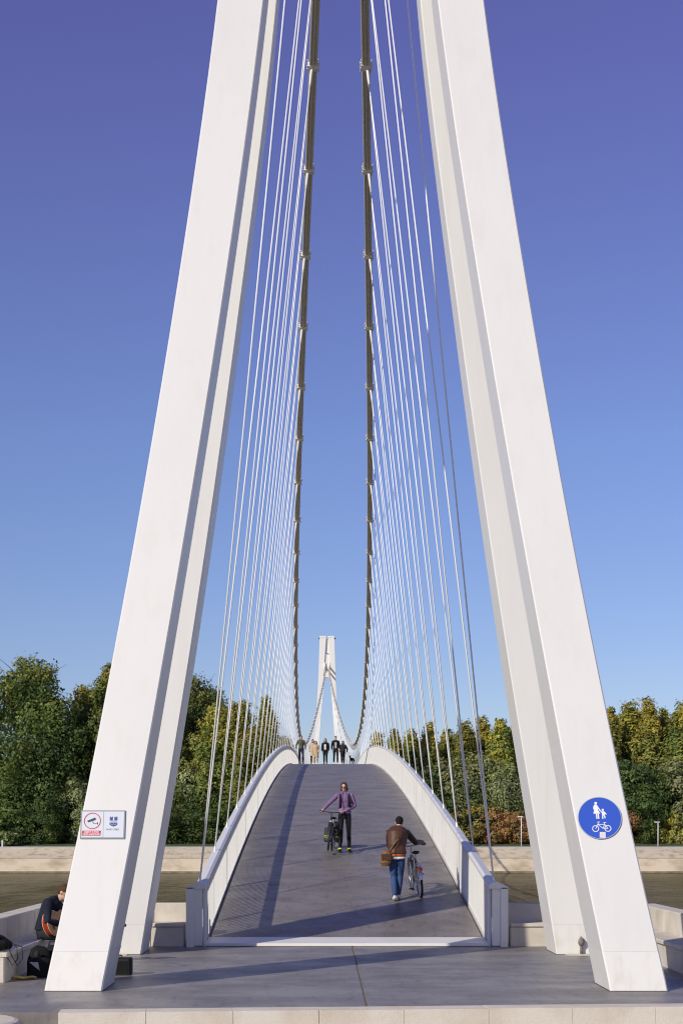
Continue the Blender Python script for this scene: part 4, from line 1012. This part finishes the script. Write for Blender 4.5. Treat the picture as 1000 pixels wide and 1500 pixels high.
# local: x along the strings (lower bout at -x... neck at +x), y = depth, z = width
m = MB(); o_ = gout(1.0); m.sections([[(x, -.05, z) for x, z in o_], [(x, .05, z) for x, z in o_]]); m.build('body', M['guit_side'], gu)
for y in (-.052, .046):
    m = MB(); o1 = gout(1.012); m.sections([[(x, y, z) for x, z in o1], [(x, y + .008, z) for x, z in o1]]); m.build('binding', M['ivory'], gu)
m = MB(); o1 = gout(.97); m.sections([[(x, .054, z) for x, z in o1], [(x, .058, z) for x, z in o1]]); tpg = m.build('soundboard', M['guit_top'], gu)
m = MB(); m.tube([(.06, .0585, 0), (.06, .0605, 0)], .05, 20); m.build('sound_hole', M['dark'], tpg)
m = MB(); m.bbox(-.15, -.12, .0582, .07, -.08, .08, .003); m.build('bridge_saddle', M['dark'], tpg)
m = MB(); m.bbox(.24, .68, .03, .058, -.027, .027, .004); nk = m.build('neck', CL['brown'], gu)
m = MB(); m.bbox(.68, .85, .015, .034, -.04, .04, .004); m.build('headstock', CL['brown'], nk)

def bag_mesh(m, w_, d, h): m.tube([(0, 0, 0.005), (0, 0, .04), (0, 0, h * .5), (0, 0, h * .86), (0, 0, h)], [(w_ * .42, d * .42), (w_ * .5, d * .5), (w_ * .52, d * .5), (w_ * .45, d * .42), (w_ * .25, d * .2)], 14, side=(1, 0, 0))
# backpack on the bench end
b = empty('backpack', (-4.84, 21.42, .40), .4); tag(b, 'black backpack lying on the end of the left bench', 'backpack')
m = MB(); m.tube([(-.30, 0, .10), (-.15, 0, .13), (.10, 0, .11), (.22, 0, .07)], [(.12, .08), (.17, .12), (.16, .10), (.08, .05)], 14, side=(0, 1, 0)); remesh(m, 'pack', CL['black'], .012, 3, b)
m = MB(); m.tube([(-.18, -.10, .20), (-.05, -.14, .24), (.08, -.10, .20)], [(.05, .03), (.06, .04), (.04, .02)], 10); m.build('pocket', CL['char'], b, True)
for dx in (0, .07):
    m = MB(); m.tube([(.16 + dx * .3, -.06, .12), (.27 + dx, -.12, .06), (.27 + dx, -.15, -.10), (.20 + dx, -.16, -.19), (.13 + dx, -.13, -.06), (.08 + dx, -.12, .06)], [(.018, .005)] * 6, 8, side=(0, 1, 0)); m.build('strap', CL['black'], b, True)
M['caseblk'] = mat('black_case_fabric', (.008, .008, .009), .8, spec=.2)
# black gig bag and pedal case on the floor
b = empty('gear_case', (-4.36, 22.0, 0), .15); tag(b, 'black open gear case on the ground beside the left pylon foot', 'case')
m = MB(); m.bbox(-.155, .175, -.115, .115, .0, .27, .05); remesh(m, 'case_body', M['caseblk'], .014, 12, b)
m = MB(); m.add([(-.12, -.113, .22), (.0, -.116, .215), (.02, -.116, .10), (-.03, -.114, .14)], [(0, 1, 2, 3)]); m.add([(-.12, -.117, .22), (.0, -.12, .215), (.02, -.12, .10), (-.03, -.118, .14)], [(3, 2, 1, 0)]); m.build('grey_flap', CL['grey'], b)
m = MB(); m.tube([(0, .12, .03), (0, .13, .2), (.02, .15, .36), (.03, .16, .42)], [(.15, .02), (.16, .035), (.13, .03), (.06, .015)], 14, side=(1, 0, 0)); m.build('case_lid', M['caseblk'], b, True)
m = MB(); m.tube([(-.02, .02, .242), (-.02, .02, .33), (-.02, .02, .36)], [.045, .04, .025], 10); m.build('bottle', CL['char'], b, True)
b = empty('gig_bag', (-4.22, 22.35, 0), -.2); tag(b, 'soft black bag standing behind the gear case by the bench', 'bag')
m = MB(); bag_mesh(m, .24, .20, .42); remesh(m, 'bag_body', CL['black'], .012, 3, b)
m = MB(); m.tube([(-.06, 0, .40), (-.05, 0, .47), (.05, 0, .47), (.06, 0, .40)], .012, 6); m.build('handle', CL['char'], b)
m = MB()
rings = []
for t in np.linspace(0, 1, 9): rings.append([(-.17 + .34 * t + .01 * math.cos(a), .07 * math.cos(a) * (.5 + math.sin(math.pi * t) * .6), .012 + .018 * (1 + math.sin(a)) * (.5 + .5 * math.sin(math.pi * t)) + .012 * math.sin(9 * t)) for a in np.linspace(0, 2 * math.pi, 10, endpoint=False)])
m.sections(rings); yc_ = m.build('yellow_cloth', CL['yellow'], None, True); yc_.location = (-4.50, 21.66, .0); yc_.rotation_euler = (0, 0, .1); tag(yc_, 'crumpled yellow cloth on the ground in front of the black case', 'cloth')
# amplifier behind the leg
M['grille'] = mat('speaker_grille', (.012, .012, .013), .9, .4, 90, obj_coords=True, spec=.2); M['ampblk'] = mat('amplifier_vinyl', (.009, .009, .010), .7, spec=.25)
b = empty('amplifier', (-3.30, 22.35, 0), -.05); tag(b, 'small black amplifier on the ground right of the left pylon foot', 'amplifier')
m = MB(); m.bbox(-.19, .19, -.11, .11, .012, .245, .015); m.build('cabinet', M['ampblk'], b)
m = MB(); m.bbox(-.16, .16, -.116, -.111, .035, .19, .002); m.build('grille', M['grille'], b)
m = MB(); m.bbox(-.16, .16, -.116, -.111, .20, .235, .002); m.build('control_panel', CL['char'], b)
for sx in (-1, 1):
    for sy in (-1, 1): m = MB(); m.tube([(sx * .16, sy * .08, 0), (sx * .16, sy * .08, .014)], .015, 8); m.build('foot', M['plast'], b)
m = MB(); m.tube([(-.06, 0, .243), (-.05, 0, .275), (.05, 0, .275), (.06, 0, .243)], .01, 6); m.build('handle', M['plast'], b)
# microphone on a boom stand, mostly behind the leg
b = empty('microphone_stand', (-3.80, 23.0, 0)); tag(b, 'black microphone stand behind the left front leg, only its tip showing', 'mic stand')
m = MB(); m.tube([(0, 0, .05), (0, 0, .95)], .012, 8); m.build('pole', M['plast'], b)
for a in (0.4, 2.5, 4.6): m = MB(); m.tube([(0, 0, .10), (.26 * math.cos(a), .26 * math.sin(a), .015)], .009, 6); m.build('foot', M['plast'], b)
m = MB(); m.tube([(-.25, 0, 1.05), (.40, 0, .72)], .009, 6); m.build('boom', M['plast'], b)
m = MB(); m.tube([(.38, 0, .735), (.50, 0, .665)], [.013, .017], 8); m.ball((.51, 0, .66), .026); m.build('microphone', M['plast'], b)

# ------------------------------------------------------------------ signs on the front legs
M['signwhite'] = mat('sign_face', (.62, .66, .70), .35); M['signgrey'] = mat('sign_frame', (.25, .26, .29), .4); M['signred'] = mat('sign_red', (.55, .02, .04), .4); M['signblue'] = mat('sign_blue', (.035, .095, .50), .35)
M['signwht'] = mat('sign_print_white', (.80, .80, .80), .4); M['crest'] = mat('crest_blue', (.05, .06, .26), .4); M['inkdark'] = mat('print_dark', (.03, .04, .05), .5); M['inkgrey'] = mat('print_grey', (.24, .25, .28), .5)
M['crestlight'] = mat('crest_light', (.40, .47, .50), .4)
def text(body, size, parent, name, loc, material, bold=.0, width=None):
    c = bpy.data.curves.new('t', 'FONT'); c.body = body; c.size = size; c.align_x = 'CENTER'; c.align_y = 'CENTER'; c.offset = bold; c.extrude = .0006
    o = bpy.data.objects.new('t', c); COL.objects.link(o); dg = bpy.context.evaluated_depsgraph_get(); dg.update()
    me = bpy.data.meshes.new_from_object(o.evaluated_get(dg)); bpy.data.objects.remove(o); bpy.data.curves.remove(c)
    if width:
        xs = [v.co.x for v in me.vertices]; f = width / (max(xs) - min(xs))
        for v in me.vertices: v.co.x *= f
    me.name = name; me.materials.clear(); me.materials.append(material)
    q = bpy.data.objects.new(name, me); q.location = loc; return link(q, parent)
def flat(parent, name, pts, z0, z1, material):
    m = MB(); m.sections([[(x, y, z0) for x, y in pts], [(x, y, z1) for x, y in pts]]); return m.build(name, material, parent)
def disc(cx, cy, r, n=40, ry=None): return [(cx + r * math.cos(2 * math.pi * i / n), cy + (ry or r) * math.sin(2 * math.pi * i / n)) for i in range(n)]
def strip(parent, name, pts, wdt, z, material):
    m = MB()
    for (x0, y0), (x1, y1) in zip(pts[:-1], pts[1:]):
        d = V3((x1 - x0, y1 - y0, 0)); L = d.length; d /= L; n_ = V3((-d.y, d.x, 0)) * wdt / 2
        a = V3((x0, y0, 0)) - d * wdt * .3; b = V3((x1, y1, 0)) + d * wdt * .3
        q = [a - n_, b - n_, b + n_, a + n_]; m.sections([[(p.x, p.y, z) for p in q], [(p.x, p.y, z + .002) for p in q]])
    return m.build(name, material, parent)
def ring(parent, name, cx, cy, r0, r1, z, material, n=40):
    m = MB(); vs_ = []; fs_ = []
    for i in range(n):
        a = 2 * math.pi * i / n
        for r_, zz in ((r0, z), (r1, z), (r1, z + .002), (r0, z + .002)): vs_.append((cx + r_ * math.cos(a), cy + r_ * math.sin(a), zz))
    for i in range(n):
        j = (i + 1) % n
        for k_ in range(4): fs_.append((i * 4 + k_, j * 4 + k_, j * 4 + (k_ + 1) % 4, i * 4 + (k_ + 1) % 4))
    m.add(vs_, fs_); return m.build(name, material, parent)
def leg_sign(name, px, py, label):
    z = 2.0
    for _ in range(30): D = df_f(z); z = CZ - (py - VY) * D / F
    slope = (df_f(z + .2) - df_f(z - .2)) / .4
    o = empty(name, P(px, py, D - .006)); o.rotation_euler = (math.pi / 2 - math.atan(slope), 0, 0)   # local x right, y up the face, z towards the viewer
    tag(o, label, 'sign'); return o, F / D
sg, sc_ = leg_sign('surveillance_sign', 151, 1208, 'white rectangular camera surveillance notice on the left front leg')
W, H_ = 65 / sc_, 43 / sc_
flat(sg, 'sign_frame', [(-W / 2, -H_ / 2), (W / 2, -H_ / 2), (W / 2, H_ / 2), (-W / 2, H_ / 2)], .0, .010, M['signgrey'])
flat(sg, 'sign_panel', [(-W / 2 + .016, -H_ / 2 + .016), (.006, -H_ / 2 + .016), (.006, H_ / 2 - .016), (-W / 2 + .016, H_ / 2 - .016)], .0102, .012, M['signwhite'])
flat(sg, 'sign_panel', [(.012, -H_ / 2 + .016), (W / 2 - .016, -H_ / 2 + .016), (W / 2 - .016, H_ / 2 - .016), (.012, H_ / 2 - .016)], .0102, .012, M['signwhite'])
u = 1 / sc_ / 10          # one tenth of a photo pixel
q = lambda x, y: ((x - 515) * u, (380 - y) * u)
ring(sg, 'prohibition_ring', *q(362, 327), 112 * u, 124 * u, .013, M['signred'])
flat(sg, 'camera_symbol', [q(285, 325), q(400, 275), q(415, 300), q(395, 318), q(300, 350)], .013, .015, M['inkdark'])
strip(sg, 'camera_bracket', [q(362, 330), q(378, 365), q(436, 365)], 13 * u, .013, M['inkgrey']); strip(sg, 'camera_mount', [q(438, 350), q(438, 378)], 10 * u, .0132, M['inkdark'])
flat(sg, 'red_band', [q(213, 550), q(487, 550), q(492, 475), q(218, 475)], .013, .0142, M['signred'])
text('OBJEKT JE POD', 34 * u, sg, 'lettering', (*q(353, 497), .0152), M['signwht'], .0006, 215 * u); text('VIDEO NADZOROM', 34 * u, sg, 'lettering', (*q(353, 531), .0152), M['signwht'], .0006, 245 * u)
for a, b_ in ((615, 660), (682, 727)): flat(sg, 'crest_tower', [q(a, 320), q(b_, 320), q(b_, 262), q(b_ - 15, 262), q(b_ - 15, 272), q(a + 15, 272), q(a + 15, 262), q(a, 262)], .013, .0145, M['crest'])
flat(sg, 'crest_shield', [q(615, 385), q(640, 402), q(672, 412), q(704, 402), q(727, 385), q(727, 356), q(615, 356)], .013, .0145, M['crest'])
flat(sg, 'crest_bridge', [q(612, 352), q(730, 352), q(712, 325), q(672, 316), q(632, 325)], .013, .0145, M['crestlight'])
strip(sg, 'crest_wave', [q(630, 372), q(655, 385), q(672, 372), q(692, 385), q(714, 372)], 7 * u, .0148, M['crestlight'])
text('GRAD OSIJEK', 34 * u, sg, 'lettering', (*q(660, 457), .0135), M['inkgrey'], .0004, 195 * u)

bs, sc_ = leg_sign('shared_path_sign', 877.5, 1198.5, 'round blue pedestrian and bicycle path sign on the right front leg')
u = 1 / sc_ / 10; q = lambda x, y: ((x - 475) * u, (485 - y) * u)
flat(bs, 'sign_disc', disc(0, 0, 318 * u, 64), .0, .012, M['signblue']); 
ring(bs, 'rim', 0, 0, 311 * u, 319 * u, .0122, M['crestlight'], 64)
Zp = .0125
flat(bs, 'adult_head', disc(*q(425, 262), 21 * u, 20), Zp, Zp + .002, M['signwht'])
flat(bs, 'adult_body', [q(*p) for p in ((405, 285), (440, 285), (458, 315), (492, 372), (482, 384), (452, 340), (452, 362), (486, 420), (384, 420), (400, 362), (398, 355), (392, 362), (386, 340), (390, 305))], Zp, Zp + .002, M['signwht'])
flat(bs, 'adult_leg', [q(*p) for p in ((420, 422), (440, 422), (440, 498), (424, 498))], Zp, Zp + .002, M['signwht']); flat(bs, 'adult_leg', [q(*p) for p in ((446, 422), (464, 422), (468, 500), (450, 500))], Zp, Zp + .002, M['signwht'])
flat(bs, 'child_head', disc(*q(524, 363), 17 * u, 20), Zp, Zp + .002, M['signwht'])
flat(bs, 'child_body', [q(*p) for p in ((490, 372), (510, 388), (540, 385), (556, 398), (580, 430), (570, 438), (552, 418), (552, 452), (510, 452), (510, 412), (484, 382))], Zp, Zp + .002, M['signwht'])
flat(bs, 'child_leg', [q(*p) for p in ((508, 454), (526, 454), (526, 500), (510, 500))], Zp, Zp + .002, M['signwht']); flat(bs, 'child_leg', [q(*p) for p in ((536, 454), (556, 454), (558, 492), (544, 492))], Zp, Zp + .002, M['signwht'])
for cx in (407, 586): ring(bs, 'bicycle_wheel', *q(cx, 648 if cx < 500 else 645), 39 * u, 50 * u, Zp, M['signwht'])
strip(bs, 'bicycle_frame', [q(*p) for p in ((407, 650), (450, 565), (440, 548), (470, 548))], 9 * u, Zp, M['signwht'])
strip(bs, 'bicycle_frame', [q(*p) for p in ((447, 585), (540, 582), (515, 645), (450, 590))], 9 * u, Zp + .0005, M['signwht'])
strip(bs, 'bicycle_frame', [q(*p) for p in ((520, 642), (586, 648), (538, 575), (545, 555))], 9 * u, Zp + .001, M['signwht'])
strip(bs, 'bicycle_saddle', [q(528, 555), q(562, 555)], 9 * u, Zp + .0015, M['signwht'])
flat(bs, 'sticker', [q(460, 785), q(548, 790), q(550, 700), q(464, 698)], Zp, Zp + .0015, mat('sticker_paper', (.74, .68, .72), .6, .25, 60))
